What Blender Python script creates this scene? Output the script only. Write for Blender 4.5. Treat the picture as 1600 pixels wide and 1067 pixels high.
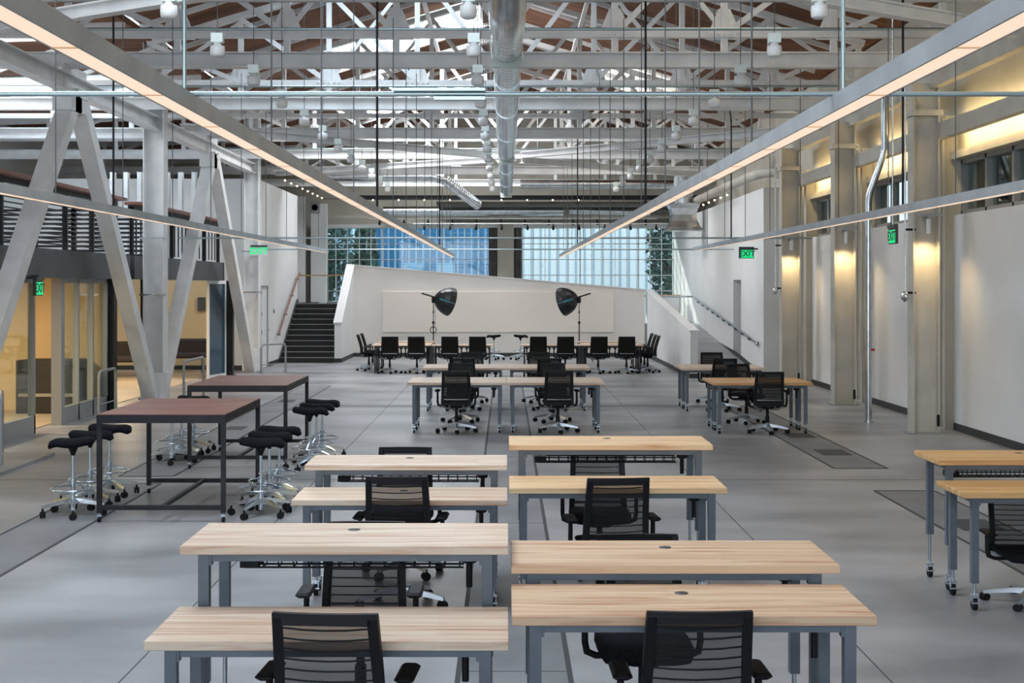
import bpy, bmesh, math, random
from mathutils import Vector, Matrix
random.seed(7)
R = math.radians
SC = bpy.context.scene
for o in list(bpy.data.objects): bpy.data.objects.remove(o)

# ------------------------------------------------------------------ camera
cd = bpy.data.cameras.new('camera'); cam = bpy.data.objects.new('camera', cd)
SC.collection.objects.link(cam); SC.camera = cam
cam.location = (0, 0, 2.3); cam.rotation_euler = (R(90), 0, 0)
cd.sensor_width = 36; cd.lens = 36*2100/1600
cd.shift_x = 10/1600; cd.shift_y = -87.5/1600
cd.clip_start = .1; cd.clip_end = 400
SC.view_settings.view_transform = 'Standard'; SC.view_settings.look = 'None'
SC.view_settings.gamma = 1; SC.view_settings.use_curve_mapping = False
SC.view_settings.exposure = 0.0
# ------------------------------------------------------------------ world + daylight
w = bpy.data.worlds.new('world'); SC.world = w; w.use_nodes = True
bg = w.node_tree.nodes['Background']
bg.inputs[0].default_value = (.72, .86, 1, 1); bg.inputs[1].default_value = 2.1

def lamp(kind, name, loc, power, color, rot=(0, 0, 0), size=1, size_y=None, spread=None, angle=None):
    l = bpy.data.lights.new(name, kind); l.energy = power; l.color = color
    if kind == 'AREA':
        l.shape = 'RECTANGLE'; l.size = size; l.size_y = size_y or size
        if spread: l.spread = spread
    if kind == 'SPOT': l.spot_size = angle; l.spot_blend = 1; l.shadow_soft_size = size
    if kind == 'POINT': l.shadow_soft_size = size
    if kind == 'SUN': l.angle = angle
    o = bpy.data.objects.new(name, l); o.location = loc; o.rotation_euler = rot
    SC.collection.objects.link(o); return o
sun_dir = Vector((.42, -1, -.5))            # travels in through the far windows
sl = lamp('SUN', 'sun', (0, 60, 40), 5.0, (1, .95, .86), angle=R(.6))
sl.rotation_euler = sun_dir.to_track_quat('-Z', 'Y').to_euler()
COOL = (.86, .93, 1)
# the skylights: x, y, z, size x, size y, watts
SKY = [(-2.6, 9, 4.0, 6.0, 850, (.80, .90, 1)), (-2.6, 23.4, 4.0, 3.6, 300, (.72, .86, 1)), (-2.6, 33.4, 4.0, 3.6, 860, (.93, .96, 1)),
       (-2.6, 43.4, 4.0, 3.0, 720, (.92, .96, 1)), (3.4, 6, 3.0, 5.0, 40, (1, .82, .62)), (3.4, 20, 2.4, 4.0, 50, (1, .84, .66)),
       (3.6, 38, 2.4, 4.0, 110, (1, .9, .8)),
       (-10.2, 12, 3.4, 5, 330, COOL), (-10.2, 23.4, 3.4, 4, 300, COOL), (-10.2, 31, 3.4, 3, 260, (.72, .86, 1))]
for x, y, sx, sy, p, c in SKY:       # each lies in its roof opening, following the slope
    if x < -6.8: lamp('AREA', 'skylight_daylight', (x, y, 7.0), p, c, size=sx, size_y=sy)
    else: lamp('AREA', 'skylight_daylight', (x, y, 9.3-abs(x)*2.2/7+.15), p, c, rot=(0, R(-17.4 if x < 0 else 17.4), 0), size=sx*1.045, size_y=sy*.995)
# added fill light behind the camera, brightening beams and desk fronts
lamp('AREA', 'camera_side_fill', (-6, -8, 3.6), 560, (.82, .91, 1), rot=(R(90), 0, 0), size=12, size_y=4.5)

# ------------------------------------------------------------------ materials
def mat(name, color, rough=.5, metal=0, **k):
    m = bpy.data.materials.new(name); m.use_nodes = True
    b = m.node_tree.nodes['Principled BSDF']
    b.inputs['Base Color'].default_value = (*color, 1); b.inputs['Roughness'].default_value = rough
    b.inputs['Metallic'].default_value = metal
    if 'emit' in k:
        b.inputs['Emission Color'].default_value = (*k['emit'], 1); b.inputs['Emission Strength'].default_value = k.get('es', 1)
    if 'spec' in k: b.inputs['Specular IOR Level'].default_value = k['spec']
    if 'alpha' in k: b.inputs['Alpha'].default_value = k['alpha']
    return m
def nd(m, t, **k):
    n = m.node_tree.nodes.new(t)
    for a, v in k.items(): setattr(n, a, v)
    return n
def lk(m, a, b): m.node_tree.links.new(a, b)
def noisy(name, c1, c2, scale=3, rough=.5, metal=0, stretch=(1, 1, 1), detail=6, lo=.35, hi=.65, bump=0, spec=None):
    m = mat(name, c1, rough, metal); b = m.node_tree.nodes['Principled BSDF']
    if spec is not None: b.inputs['Specular IOR Level'].default_value = spec
    tc = nd(m, 'ShaderNodeTexCoord'); mp = nd(m, 'ShaderNodeMapping'); mp.inputs['Scale'].default_value = stretch
    n = nd(m, 'ShaderNodeTexNoise'); n.inputs['Scale'].default_value = scale; n.inputs['Detail'].default_value = detail
    r = nd(m, 'ShaderNodeValToRGB'); r.color_ramp.elements[0].position = lo; r.color_ramp.elements[1].position = hi
    r.color_ramp.elements[0].color = (*c1, 1); r.color_ramp.elements[1].color = (*c2, 1)
    lk(m, tc.outputs['Object'], mp.inputs[0]); lk(m, mp.outputs[0], n.inputs['Vector']); lk(m, n.outputs[0], r.inputs[0])
    lk(m, r.outputs[0], b.inputs['Base Color'])
    if bump:
        bp = nd(m, 'ShaderNodeBump'); bp.inputs['Strength'].default_value = bump; bp.inputs['Distance'].default_value = .01
        lk(m, n.outputs[0], bp.inputs['Height']); lk(m, bp.outputs[0], b.inputs['Normal'])
    return m
def block_wood(name, ca, cb, cc, bw=1.3, bh=.038, rough=.42, var=.35):
    """boards running along X with grain"""
    m = mat(name, ca, rough); b = m.node_tree.nodes['Principled BSDF']
    tc = nd(m, 'ShaderNodeTexCoord'); oi = nd(m, 'ShaderNodeObjectInfo')
    ad = nd(m, 'ShaderNodeVectorMath', operation='ADD'); sc = nd(m, 'ShaderNodeVectorMath', operation='SCALE')
    cx = nd(m, 'ShaderNodeCombineXYZ'); lk(m, oi.outputs['Random'], cx.inputs[0]); lk(m, oi.outputs['Random'], cx.inputs[2])
    lk(m, cx.outputs[0], sc.inputs[0]); sc.inputs['Scale'].default_value = 13.7
    lk(m, tc.outputs['Object'], ad.inputs[0]); lk(m, sc.outputs[0], ad.inputs[1])
    br = nd(m, 'ShaderNodeTexBrick'); br.offset = .37; br.inputs['Scale'].default_value = 1
    br.inputs['Brick Width'].default_value = bw; br.inputs['Row Height'].default_value = bh
    br.inputs['Mortar Size'].default_value = .0006; br.inputs['Mortar Smooth'].default_value = .1
    br.inputs['Color1'].default_value = (*ca, 1); br.inputs['Color2'].default_value = (*cb, 1); br.inputs['Mortar'].default_value = (*[v*.75 for v in cb], 1)
    lk(m, ad.outputs[0], br.inputs['Vector'])
    mp = nd(m, 'ShaderNodeMapping'); mp.inputs['Scale'].default_value = (1.1, 22, 22); lk(m, ad.outputs[0], mp.inputs[0])
    n = nd(m, 'ShaderNodeTexNoise'); n.inputs['Scale'].default_value = 1.3; n.inputs['Detail'].default_value = 5; n.inputs['Distortion'].default_value = .6
    lk(m, mp.outputs[0], n.inputs['Vector'])
    r = nd(m, 'ShaderNodeValToRGB'); r.color_ramp.elements[0].position = .47; r.color_ramp.elements[1].position = .68
    r.color_ramp.elements[0].color = (0, 0, 0, 1); r.color_ramp.elements[1].color = (1, 1, 1, 1); lk(m, n.outputs[0], r.inputs[0])
    mu = nd(m, 'ShaderNodeMath', operation='MULTIPLY'); mu.inputs[1].default_value = var; lk(m, r.outputs[0], mu.inputs[0])
    mx = nd(m, 'ShaderNodeMixRGB'); lk(m, mu.outputs[0], mx.inputs[0]); lk(m, br.outputs[0], mx.inputs[1]); mx.inputs[2].default_value = (*cc, 1)
    lk(m, mx.outputs[0], b.inputs['Base Color'])
    return m
M = {}
M['floor'] = noisy('polished_concrete', (.18, .184, .196), (.385, .392, .41), .8, .36, detail=12, lo=.33, hi=.66, stretch=(.6, 1, 1))
M['trench'] = noisy('trench_infill', (.15, .155, .17), (.22, .23, .245), 1.2, .5)
M['joint'] = mat('joint_black', (.05, .055, .06), .7)
M['maple'] = block_wood('maple_block', (.76, .64, .52), (.68, .53, .40), (.46, .22, .11), var=.75)
M['tanned'] = block_wood('tanned_block', (.74, .55, .38), (.64, .44, .28), (.42, .18, .08), var=.75)
M['gold'] = block_wood('golden_block', (.82, .60, .37), (.74, .50, .28), (.50, .22, .08), var=.7)
M['honey'] = block_wood('warm_lit_block', (.72, .46, .20), (.60, .34, .13), (.42, .18, .06), var=.6)  # maple with the orange of warm light put into its colour
M['farwood'] = block_wood('pale_plank', (.66, .5, .37), (.6, .44, .32), (.45, .3, .2))
M['redwood'] = block_wood('reclaimed_redwood', (.27, .10, .068), (.165, .055, .038), (.36, .19, .14), bw=1.4, bh=.14, rough=.38, var=.6)
M['railwood'] = block_wood('stained_rail_wood', (.30, .12, .085), (.24, .085, .06), (.12, .04, .03), bw=2.4, bh=.2, rough=.45)
M['rail_oak'] = noisy('oak_rail', (.45, .24, .10), (.58, .34, .16), 9, .45)
M['slate'] = noisy('slate_blue_paint', (.10, .125, .15), (.13, .155, .185), 4, .42, lo=.4, hi=.6)
M['black'] = mat('black_plastic', (.009, .009, .011), .5, spec=.22)
M['blacksteel'] = noisy('blackened_steel', (.012, .012, .014), (.022, .022, .024), 5, .45, metal=.2, spec=.3)
M['fabric'] = noisy('black_knit', (.006, .006, .009), (.012, .012, .016), 60, .92, bump=.3, spec=.1)
M['rubber'] = mat('rubber', (.010, .010, .011), .7, spec=.2)
M['chrome'] = mat('chrome', (.62, .70, .76), .2, .92)
M['alu'] = mat('polished_aluminium', (.44, .48, .52), .34, .9)
M['white'] = noisy('white_steel_paint', (.68, .685, .68), (.80, .80, .79), 2.5, .45)
M['cream'] = noisy('aged_cream_paint', (.50, .48, .42), (.60, .57, .50), 2, .6)
M['wallw'] = noisy('white_plaster', (.76, .765, .76), (.81, .81, .80), .7, .75)
M['screenw'] = noisy('matt_white_board', (.86, .79, .71), (.89, .82, .74), .5, .6)
M['beige'] = noisy('beige_plaster', (.5, .47, .40), (.58, .55, .47), 1.2, .8, bump=.1)
M['warmwall'] = noisy('ochre_warm_lit_plaster', (.62, .47, .26), (.68, .52, .30), .8, .8)
M['basebd'] = mat('charcoal_baseboard', (.035, .037, .04), .5)
M['stair'] = noisy('dark_stair', (.012, .011, .011), (.02, .019, .018), 4, .65)
M['nosing'] = mat('stair_nosing', (.35, .34, .33), .4, .6)
M['fascia'] = noisy('hot_rolled_steel', (.045, .048, .055), (.085, .088, .098), 1.2, .42, metal=.4)
M['galv'] = noisy('galvanised', (.58, .61, .63), (.72, .75, .77), 5, .24, metal=1, lo=.4, hi=.6)
M['conduit'] = mat('conduit', (.45, .56, .58), .3, .85)
M['deck'] = noisy('timber_roof_deck', (.10, .036, .013), (.21, .078, .03), 1.4, .8, stretch=(.6, 4, 1))
M['glass'] = mat('window_glass', (.75, .85, .85), .03, spec=.5)
g = M['glass'].node_tree; b = g.nodes['Principled BSDF']; tr = g.nodes.new('ShaderNodeBsdfTransparent'); tr.inputs[0].default_value = (.9, .96, .95, 1)
lw = g.nodes.new('ShaderNodeLayerWeight'); lw.inputs[0].default_value = .5; p1 = g.nodes.new('ShaderNodeMath'); p1.operation = 'POWER'; p1.inputs[1].default_value = 4
g.links.new(lw.outputs['Facing'], p1.inputs[0]); fr = g.nodes.new('ShaderNodeMath'); fr.operation = 'MULTIPLY_ADD'; fr.inputs[1].default_value = .5; fr.inputs[2].default_value = .03
g.links.new(p1.outputs[0], fr.inputs[0]); gl = g.nodes.new('ShaderNodeBsdfGlossy'); gl.inputs['Roughness'].default_value = .02
mx = g.nodes.new('ShaderNodeMixShader'); g.links.new(fr.outputs[0], mx.inputs[0]); g.links.new(tr.outputs[0], mx.inputs[1]); g.links.new(gl.outputs[0], mx.inputs[2])
g.links.new(mx.outputs[0], g.nodes['Material Output'].inputs[0])
def veil(name, col, a, rough=.8):
    m = mat(name, col, rough); g = m.node_tree; b = g.nodes['Principled BSDF']; t = g.nodes.new('ShaderNodeBsdfTransparent')
    x = g.nodes.new('ShaderNodeMixShader'); x.inputs[0].default_value = a
    g.links.new(t.outputs[0], x.inputs[1]); g.links.new(b.outputs[0], x.inputs[2]); g.links.new(x.outputs[0], g.nodes['Material Output'].inputs[0]); return m
M['mesh'] = veil('knit_mesh', (.008, .007, .009), .72)
M['blueglass'] = veil('blue_tinted_glass', (.02, .075, .12), .8, .1)
M['frame'] = mat('grey_window_frame', (.3, .31, .31), .45)
M['framedk'] = mat('dark_window_frame', (.06, .065, .065), .45)
M['framew'] = mat('white_muntin', (.75, .76, .76), .5)
M['lens'] = mat('light_lens', (.3, .25, .2), .6, emit=(1, .76, .58), es=.92)
M['lensgap'] = mat('lens_joint', (.3, .2, .13), .6, emit=(1, .6, .35), es=.45)
M['housing'] = noisy('extruded_housing', (.40, .43, .45), (.5, .53, .55), 3, .38, metal=.5)
M['bulb'] = mat('warm_bulb', (1, .8, .6), .5, emit=(1, .72, .42), es=6)
M['green'] = mat('exit_green', (.0, .35, .12), .5, emit=(.0, .75, .22), es=.9)
M['exitdk'] = mat('exit_dark', (.06, .07, .07), .5)
M['teal'] = mat('teal_print', (.05, .42, .55), .5)
M['paleprint'] = mat('pale_teal_print', (.25, .5, .58), .5)
M['softbox'] = mat('softbox_nylon', (.008, .009, .012), .38)
M['silver_in'] = mat('softbox_silver', (.7, .7, .7), .3, .8)
M['sofa'] = noisy('charcoal_upholstery', (.028, .022, .026), (.045, .036, .04), 30, .9)
M['tan'] = noisy('tan_floor', (.36, .29, .22), (.44, .36, .27), 1, .45)
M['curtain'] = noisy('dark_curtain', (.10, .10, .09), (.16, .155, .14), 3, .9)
M['curtaintan'] = noisy('olive_curtain', (.28, .27, .18), (.36, .34, .25), 3, .9)
M['asphalt'] = noisy('asphalt', (.16, .16, .16), (.22, .22, .22), 3, .9)
M['leaf'] = noisy('foliage', (.008, .035, .03), (.05, .12, .09), 4, .8)
M['bark'] = noisy('bark', (.12, .1, .08), (.2, .17, .14), 6, .9)
M['bluefacade'] = mat('blue_facade', (.02, .17, .36), .35)
M['paleblue'] = mat('pale_blue_cladding', (.22, .45, .66), .5)
M['whiteclad'] = mat('white_cladding', (.9, .93, .95), .6)
M['cladline'] = mat('cladding_groove', (.42, .52, .6), .6)
M['rod'] = mat('dark_rod', (.10, .105, .11), .5)
M['rust'] = mat('red_paint', (.5, .03, .03), .5)

# ------------------------------------------------------------------ mesh tools
class MB:
    def __init__(s): s.v = []; s.f = []; s.sm = []
    def add(s, vs, fs, smooth=False):
        o = len(s.v); s.v += [tuple(v) for v in vs]; s.f += [tuple(i+o for i in f) for f in fs]; s.sm += [smooth]*len(fs)
        return s
    def box(s, a, b):
        x0, y0, z0 = [min(a[i], b[i]) for i in range(3)]; x1, y1, z1 = [max(a[i], b[i]) for i in range(3)]
        return s.add([(x0,y0,z0),(x1,y0,z0),(x1,y1,z0),(x0,y1,z0),(x0,y0,z1),(x1,y0,z1),(x1,y1,z1),(x0,y1,z1)],
              [(0,3,2,1),(4,5,6,7),(0,1,5,4),(1,2,6,5),(2,3,7,6),(3,0,4,7)])
    def cbox(s, c, d): return s.box([c[i]-d[i]/2 for i in range(3)], [c[i]+d[i]/2 for i in range(3)])
    def rbox(s, a, b, r=.01):
        """box with chamfered edges"""
        x0, y0, z0 = [min(a[i], b[i]) for i in range(3)]; x1, y1, z1 = [max(a[i], b[i]) for i in range(3)]
        r = min(r, (x1-x0)*.45, (y1-y0)*.45, (z1-z0)*.45)
        def ring(i, z): return [(x0+i+r,y0+i,z),(x1-i-r,y0+i,z),(x1-i,y0+i+r,z),(x1-i,y1-i-r,z),(x1-i-r,y1-i,z),(x0+i+r,y1-i,z),(x0+i,y1-i-r,z),(x0+i,y0+i+r,z)]
        rs = [ring(r, z0), ring(0, z0+r), ring(0, z1-r), ring(r, z1)]
        vs = sum(rs, []); fs = [tuple(range(7, -1, -1)), tuple(range(24, 32))]
        for k in range(3):
            for i in range(8): j = (i+1) % 8; fs.append((k*8+i, k*8+j, k*8+8+j, k*8+8+i))
        return s.add(vs, fs)
    def cyl(s, p, q, r, r2=None, n=12, caps=True, smooth=True):
        p, q = Vector(p), Vector(q); d = (q-p).normalized(); r2 = r if r2 is None else r2
        u = d.orthogonal().normalized(); w_ = d.cross(u)
        vs = []
        for c, rr in ((p, r), (q, r2)):
            for i in range(n):
                a = 2*math.pi*i/n; vs.append(c+(u*math.cos(a)+w_*math.sin(a))*rr)
        s.add(vs, [(i, (i+1) % n, n+(i+1) % n, n+i) for i in range(n)], smooth)
        if caps: s.add(vs, [tuple(range(n-1, -1, -1)), tuple(range(n, 2*n))])
        return s
    def bar(s, p, q, wd, hg, up=(0, 0, 1)):
        """square bar from p to q, wd across, hg along up"""
        p, q = Vector(p), Vector(q); d = (q-p).normalized(); up = Vector(up)
        sx = d.cross(up)
        if sx.length < 1e-4: sx = d.cross(Vector((0, 1, 0)))
        sx.normalize(); uz = sx.cross(d)
        vs = []
        for c in (p, q):
            for a, b_ in ((-1,-1),(1,-1),(1,1),(-1,1)): vs.append(c+sx*a*wd/2+uz*b_*hg/2)
        return s.add(vs, [(3,2,1,0),(4,5,6,7),(0,1,5,4),(1,2,6,5),(2,3,7,6),(3,0,4,7)])
    def tube(s, pts, r, n=8, closed=False):
        P = [Vector(p) for p in pts]; N = len(P); vs = []; pu = None
        for i in range(N):
            a = P[(i-1) % N] if (closed or i > 0) else P[i]; b_ = P[(i+1) % N] if (closed or i < N-1) else P[i]
            d = (b_-a).normalized()
            u = d.orthogonal().normalized() if pu is None else (pu-d*pu.dot(d)).normalized()
            pu = u; w_ = d.cross(u)
            rr = r[i] if isinstance(r, (list, tuple)) else r
            for k in range(n):
                t = 2*math.pi*k/n; vs.append(P[i]+(u*math.cos(t)+w_*math.sin(t))*rr)
        fs = []
        for i in range(N if closed else N-1):
            j = (i+1) % N
            for k in range(n): l = (k+1) % n; fs.append((i*n+k, i*n+l, j*n+l, j*n+k))
        s.add(vs, fs, True)
        if not closed: s.add(vs, [tuple(range(n-1, -1, -1)), tuple(range((N-1)*n, N*n))])
        return s
    def prism(s, poly, axis, a, b_):
        """poly: 2-D outline extruded along axis ('x','y','z') from a to b_"""
        def P(u, v, t): return {'x': (t, u, v), 'y': (u, t, v), 'z': (u, v, t)}[axis]
        n = len(poly); vs = [P(u, v, a) for u, v in poly]+[P(u, v, b_) for u, v in poly]
        return s.add(vs, [tuple(range(n)), tuple(range(2*n-1, n-1, -1))]+[(i, n+i, n+(i+1) % n, (i+1) % n) for i in range(n)])
    def lathe(s, prof, c=(0, 0, 0), n=20, axis=(0, 0, 1)):
        q = Vector((0, 0, 1)).rotation_difference(Vector(axis)); c = Vector(c); vs = []
        for r, z in prof:
            for k in range(n): t = 2*math.pi*k/n; vs.append(c+q @ Vector((r*math.cos(t), r*math.sin(t), z)))
        return s.add(vs, [(i*n+k, i*n+(k+1) % n, (i+1)*n+(k+1) % n, (i+1)*n+k) for i in range(len(prof)-1) for k in range(n)], True)
    def sections(s, secs, smooth=True):
        """loft closed rings of equal length"""
        n = len(secs[0]); vs = sum([list(r) for r in secs], [])
        s.add(vs, [(i*n+k, i*n+(k+1) % n, (i+1)*n+(k+1) % n, (i+1)*n+k) for i in range(len(secs)-1) for k in range(n)], smooth)
        return s.add(vs, [tuple(range(n-1, -1, -1)), tuple(range((len(secs)-1)*n, len(secs)*n))])
    def ibeam(s, p, q, wd, hg, t=.02):
        """I section from p to q (centre line), flanges horizontal"""
        for dz, w_, h_ in ((hg/2-t/2, wd, t), (-hg/2+t/2, wd, t), (0, t, hg-2*t)):
            s.bar(Vector(p)+Vector((0,0,dz)), Vector(q)+Vector((0,0,dz)), w_, h_)
        return s
    def mesh(s, name, m):
        me = bpy.data.meshes.new(name); me.from_pydata(s.v, [], s.f)
        me.polygons.foreach_set('use_smooth', s.sm)
        bm = bmesh.new(); bm.from_mesh(me); bmesh.ops.recalc_face_normals(bm, faces=bm.faces); bm.to_mesh(me); bm.free()
        me.materials.append(m); return me
    def build(s, name, m, parent=None, loc=None):
        o = bpy.data.objects.new(name, s.mesh(name, m)); SC.collection.objects.link(o)
        if parent: o.parent = parent
        if loc: o.location = loc
        return o
def tag(o, label, cat, group=None, kind=None):
    if label: o['label'] = label
    if cat: o['category'] = cat
    if group: o['group'] = group
    if kind: o['kind'] = kind
    return o
def thing(name, label, cat, loc=(0, 0, 0), rz=0, group=None):
    o = bpy.data.objects.new(name, None); SC.collection.objects.link(o); o.empty_display_size = .1
    o.location = loc; o.rotation_euler = (0, 0, rz); return tag(o, label, cat, group)
def struct(name, mb, m, **k):
    o = mb.build(name, m); o['kind'] = 'structure'; return o
def dup(o, parent=None, **k):
    c = o.copy(); SC.collection.objects.link(c)
    if parent: c.parent = parent
    for ch in list(o.children): dup(ch, c)
    return c
def place(proto, used, loc, rz, label, group=None):
    if not used[0]: o = proto; used[0] = True
    else: o = dup(proto)
    o.location = loc; o.rotation_euler = (0, 0, rz); o['label'] = label
    if group: o['group'] = group
    return o
def lettering(txt, size, m, name='lettering', depth=.002, parent=None, bold=0):
    cu = bpy.data.curves.new(name, 'FONT'); cu.body = txt; cu.size = size; cu.extrude = depth; cu.offset = bold
    cu.align_x = 'CENTER'; cu.align_y = 'CENTER'
    t = bpy.data.objects.new(name, cu); SC.collection.objects.link(t)
    dg = bpy.context.evaluated_depsgraph_get(); me = bpy.data.meshes.new_from_object(t.evaluated_get(dg))
    bpy.data.objects.remove(t); me.materials.clear(); me.materials.append(m)
    o = bpy.data.objects.new(name, me); SC.collection.objects.link(o)
    if parent: o.parent = parent
    return o
TR = [0]
def trim(mb, m):
    TR[0] += 1; return struct('trim_%d' % TR[0], mb, m)
ORD = ['nearest', 'second', 'third', 'fourth', 'fifth', 'sixth', 'seventh', 'eighth', 'ninth', 'tenth', 'eleventh', 'twelfth', 'thirteenth', 'fourteenth', 'fifteenth', 'sixteenth']
def nth(i): return 'nearest to the camera' if i == 0 else ORD[i]+' from the camera'

# ================================================================== FLOOR
XW = 7.2                      # right wall face
fl = MB().box((-14, -9, -.2), (XW+.3, 50.3, 0)); struct('floor', fl, M['floor'])
for x0, x1, y0, y1 in ((-4.66, -4.0, -9, 15.6), (-4.66, -4.0, 16.2, 30.8), (-.28, .38, -9, 25.6), (-.28, .38, 26.0, 34.2), (4.13, 4.8, -9, 15.05), (4.13, 4.8, 16.9, 25.6)):
    trim(MB().box((x0, y0, -.01), (x1, y1, .002)), M['trench'])
    e = MB()
    for xx in (x0, x1): e.box((xx-.016, y0, -.01), (xx+.016, y1, .0035))
    for yy in (y0, y1): e.box((x0, yy-.03, -.01), (x1, yy+.03, .0033))
    for k in range(int((y1-y0)/5)): e.box((x0, y0+k*5+2, -.01), (x1, y0+k*5+2.01, .003))
    trim(e, M['joint'])
j = MB()
for x in (-2.24, 2.24): j.box((x-.004, -9, -.01), (x+.004, 34, .0018))
for y in (15.9, 35.4): j.box((-7.2, y-.004, -.01), (7.1, y+.004, .0018))
trim(j, M['joint'])
trim(MB().box((-3.9, 25.62, -.01), (-.28, 25.74, .003)).box((.38, 25.62, -.01), (4.1, 25.74, .003)), M['joint'])
trim(MB().box((-3.9, 25.25, -.01), (4.1, 25.62, .0015)), M['trench'])
# hatch plates in the left trench
for y in (17.6, 21.4, 26.5): trim(MB().box((-4.5, y, -.01), (-4.2, y+.5, .006)), M['joint'])
for y in (20.3, 18.2, 12.6): trim(MB().box((4.3, y, -.01), (4.7, y+.6, .006)), M['joint'])

# ================================================================== RIGHT WALL
COLR = [10.8, 15.8, 20.8, 25.8, 30.7]
wr = MB()
wr.box((XW, -9, 0), (XW+.3, 50, 3.42)); wr.box((XW, -9, 4.3), (XW+.3, 50, 7.0))
for y0, y1 in ((-9, 7.0), (11.4, 12.0), (16.4, 17.0), (21.4, 22.0), (26.4, 27.0), (31.3, 50)): wr.box((XW, y0, 3.42), (XW+.3, y1, 4.3))
struct('wall_right', wr, M['beige'])
for i in range(5):            # white display panels between the columns
    y0 = COLR[i]-3.8 if i else 2; y1 = COLR[i]+.6
    trim(MB().box((XW-.06, y0, .12), (XW, y1, 3.42)), M['wallw'])
    trim(MB().box((XW-.07, y0, 0), (XW, y1, .12)), M['basebd'])
    trim(MB().box((XW-.2, y1, 0), (XW, y1+.6, 5.0)), M['beige'])
trim(MB().box((XW-.12, -9, 4.3), (XW, 31.5, 4.42)), M['cream'])
for i, (y0, y1) in enumerate(((7.0, 11.4), (12.0, 16.4), (17.0, 21.4), (22.0, 26.4), (27.0, 31.3))):
    o = struct('window_%d' % (i+1), MB().box((XW+.14, y0, 3.42), (XW+.15, y1, 4.3)), M['glass'])
    f = MB(); f.box((XW+.05, y0, 3.42), (XW+.2, y1, 3.49)).box((XW+.05, y0, 4.23), (XW+.2, y1, 4.3))
    n = 4
    for k in range(n+1):
        yy = y0+(y1-y0-.06)*k/n; f.box((XW+.05, yy, 3.42), (XW+.2, yy+.07, 4.3))
    f.build('window_frame', M['frame'], o)
    g_ = MB()
    for k in range(n):
        a = y0+(y1-y0-.06)*k/n+.07; g_.box((XW+.1, a, 3.49), (XW+.18, a+.05, 4.23))
    g_.build('window_sash', M['framedk'], o)
# added box behind the clerestory windows, coloured dark so the glass looks unlit
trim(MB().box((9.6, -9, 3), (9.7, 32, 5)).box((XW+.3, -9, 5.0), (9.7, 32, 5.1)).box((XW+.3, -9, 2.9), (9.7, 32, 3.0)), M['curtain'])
# H columns
def h_column(x0, x1, y, top, m, label, dep=.3):
    t = thing('steel_column', label, 'column', ((x0+x1)/2, y, 0)); c = (x0+x1)/2; h = (x1-x0)/2
    MB().box((-h, -dep/2, 0), (-h+.022, dep/2, top)).box((h-.022, -dep/2, 0), (h, dep/2, top)).build('flanges', m, t)
    MB().box((-h+.02, -.012, 0), (h-.02, .012, top)).build('web', m, t)
    MB().box((-h-.06, -dep/2-.05, 0), (h+.06, dep/2+.05, .02)).build('base_plate', M['frame'], t)
    return t
RC = ['first bay', 'second bay', 'third bay', 'fourth bay', 'fifth bay']
for i, y in enumerate(COLR):
    t = h_column(6.31, 6.72, y+.15, 5.45, M['cream'], 'cream steel H column against the right wall, %s' % nth(i))
    MB().box((-.24, -.17, 4.93), (.26, .17, 5.02)).build('cap_bracket', M['cream'], t)
    MB().cyl((.3, 0, .1), (.3, 0, 4.9), .03).build('conduit', M['cream'], t)
    bx = MB().box((.16, -.17, .12), (.2, -.14, .3)).build('outlet', M['black'], t)
    s_ = thing('column_downlight', 'small white cylinder downlight on the right-hand column %s' % nth(i), 'light', (6.5, y-.14, 3.1), group=None)
    MB().cyl((0, 0, 0), (0, 0, .22), .035).build('can', M['white'], s_)
    MB().box((-.17, -.03, .26), (.2, .03, .31)).box((-.02, -.02, .2), (.02, .3, .29)).build('mounting_bar', M['galv'], s_)
    if i < 5: lamp('SPOT', 'column_spot', (6.5, y-.14, 3.06), 40, (1, .72, .36), rot=(R(10), 0, 0), size=.03, angle=R(135))
# longitudinal channels
for nm, z0, z1, x in (('z', 4.57, 4.82, 6.72), ('e', 5.36, 5.62, 6.62)):
    lab = 'long grey steel channel running along the right wall above the windows' if nm == 'z' else 'upper eave beam running along the right wall under the roof'
    t = thing('wall_beam', lab, 'beam', (x, 0, 0))
    MB().box((-.02, -9, z0), (0, 31.6, z1)).box((0, -9, z1-.02), (.12, 31.6, z1)).box((0, -9, z0), (.12, 31.6, z0+.02)).build('channel', M['cream'], t)
# warm cove strips behind the channel washing the wall
for i, y in enumerate([9.2, 14.2, 19.2, 24.2, 29.2]):
    t = thing('cove_light', 'warm linear wall washer behind the channel, bay %s' % nth(i), 'light', (6.9, y, 4.7))
    MB().box((-.02, -1.9, -.03), (.02, 1.9, .03)).build('housing', M['frame'], t)
    for rr, zz in ((35, .09), (-35, -.09)):
        lamp('AREA', 'cove_glow', (6.95, y, 4.7+zz), 21, (1, .74, .36), rot=(0, R(-90-rr*.6), 0), size=.05, size_y=3.6)
# galvanised downpipe with kink
t = thing('downpipe', 'round galvanised downpipe standing on the floor before the right wall, kinked at its top', 'pipe', (6.1, 22.6, 0))
MB().tube([(0, 0, 0), (0, 0, 2.6), (0, 0, 3.7), (.02, 0, 3.85), (.24, 0, 4.45), (.27, 0, 4.6), (.27, 0, 5.9)], .055, 12).build('pipe', M['galv'], t)
MB().cyl((0, 0, 1.88), (0, 0, 2.1), .066).build('coupling', M['galv'], t); MB().cyl((0, 0, 3.3), (0, 0, 3.42), .064).build('coupling', M['galv'], t)
MB().cyl((0, 0, 0), (0, 0, .03), .09).build('floor_collar', M['galv'], t)
MB().box((.05, -.03, 1.2), (.1, 0, 1.24)).build('valve_tag', M['rust'], t)
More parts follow.
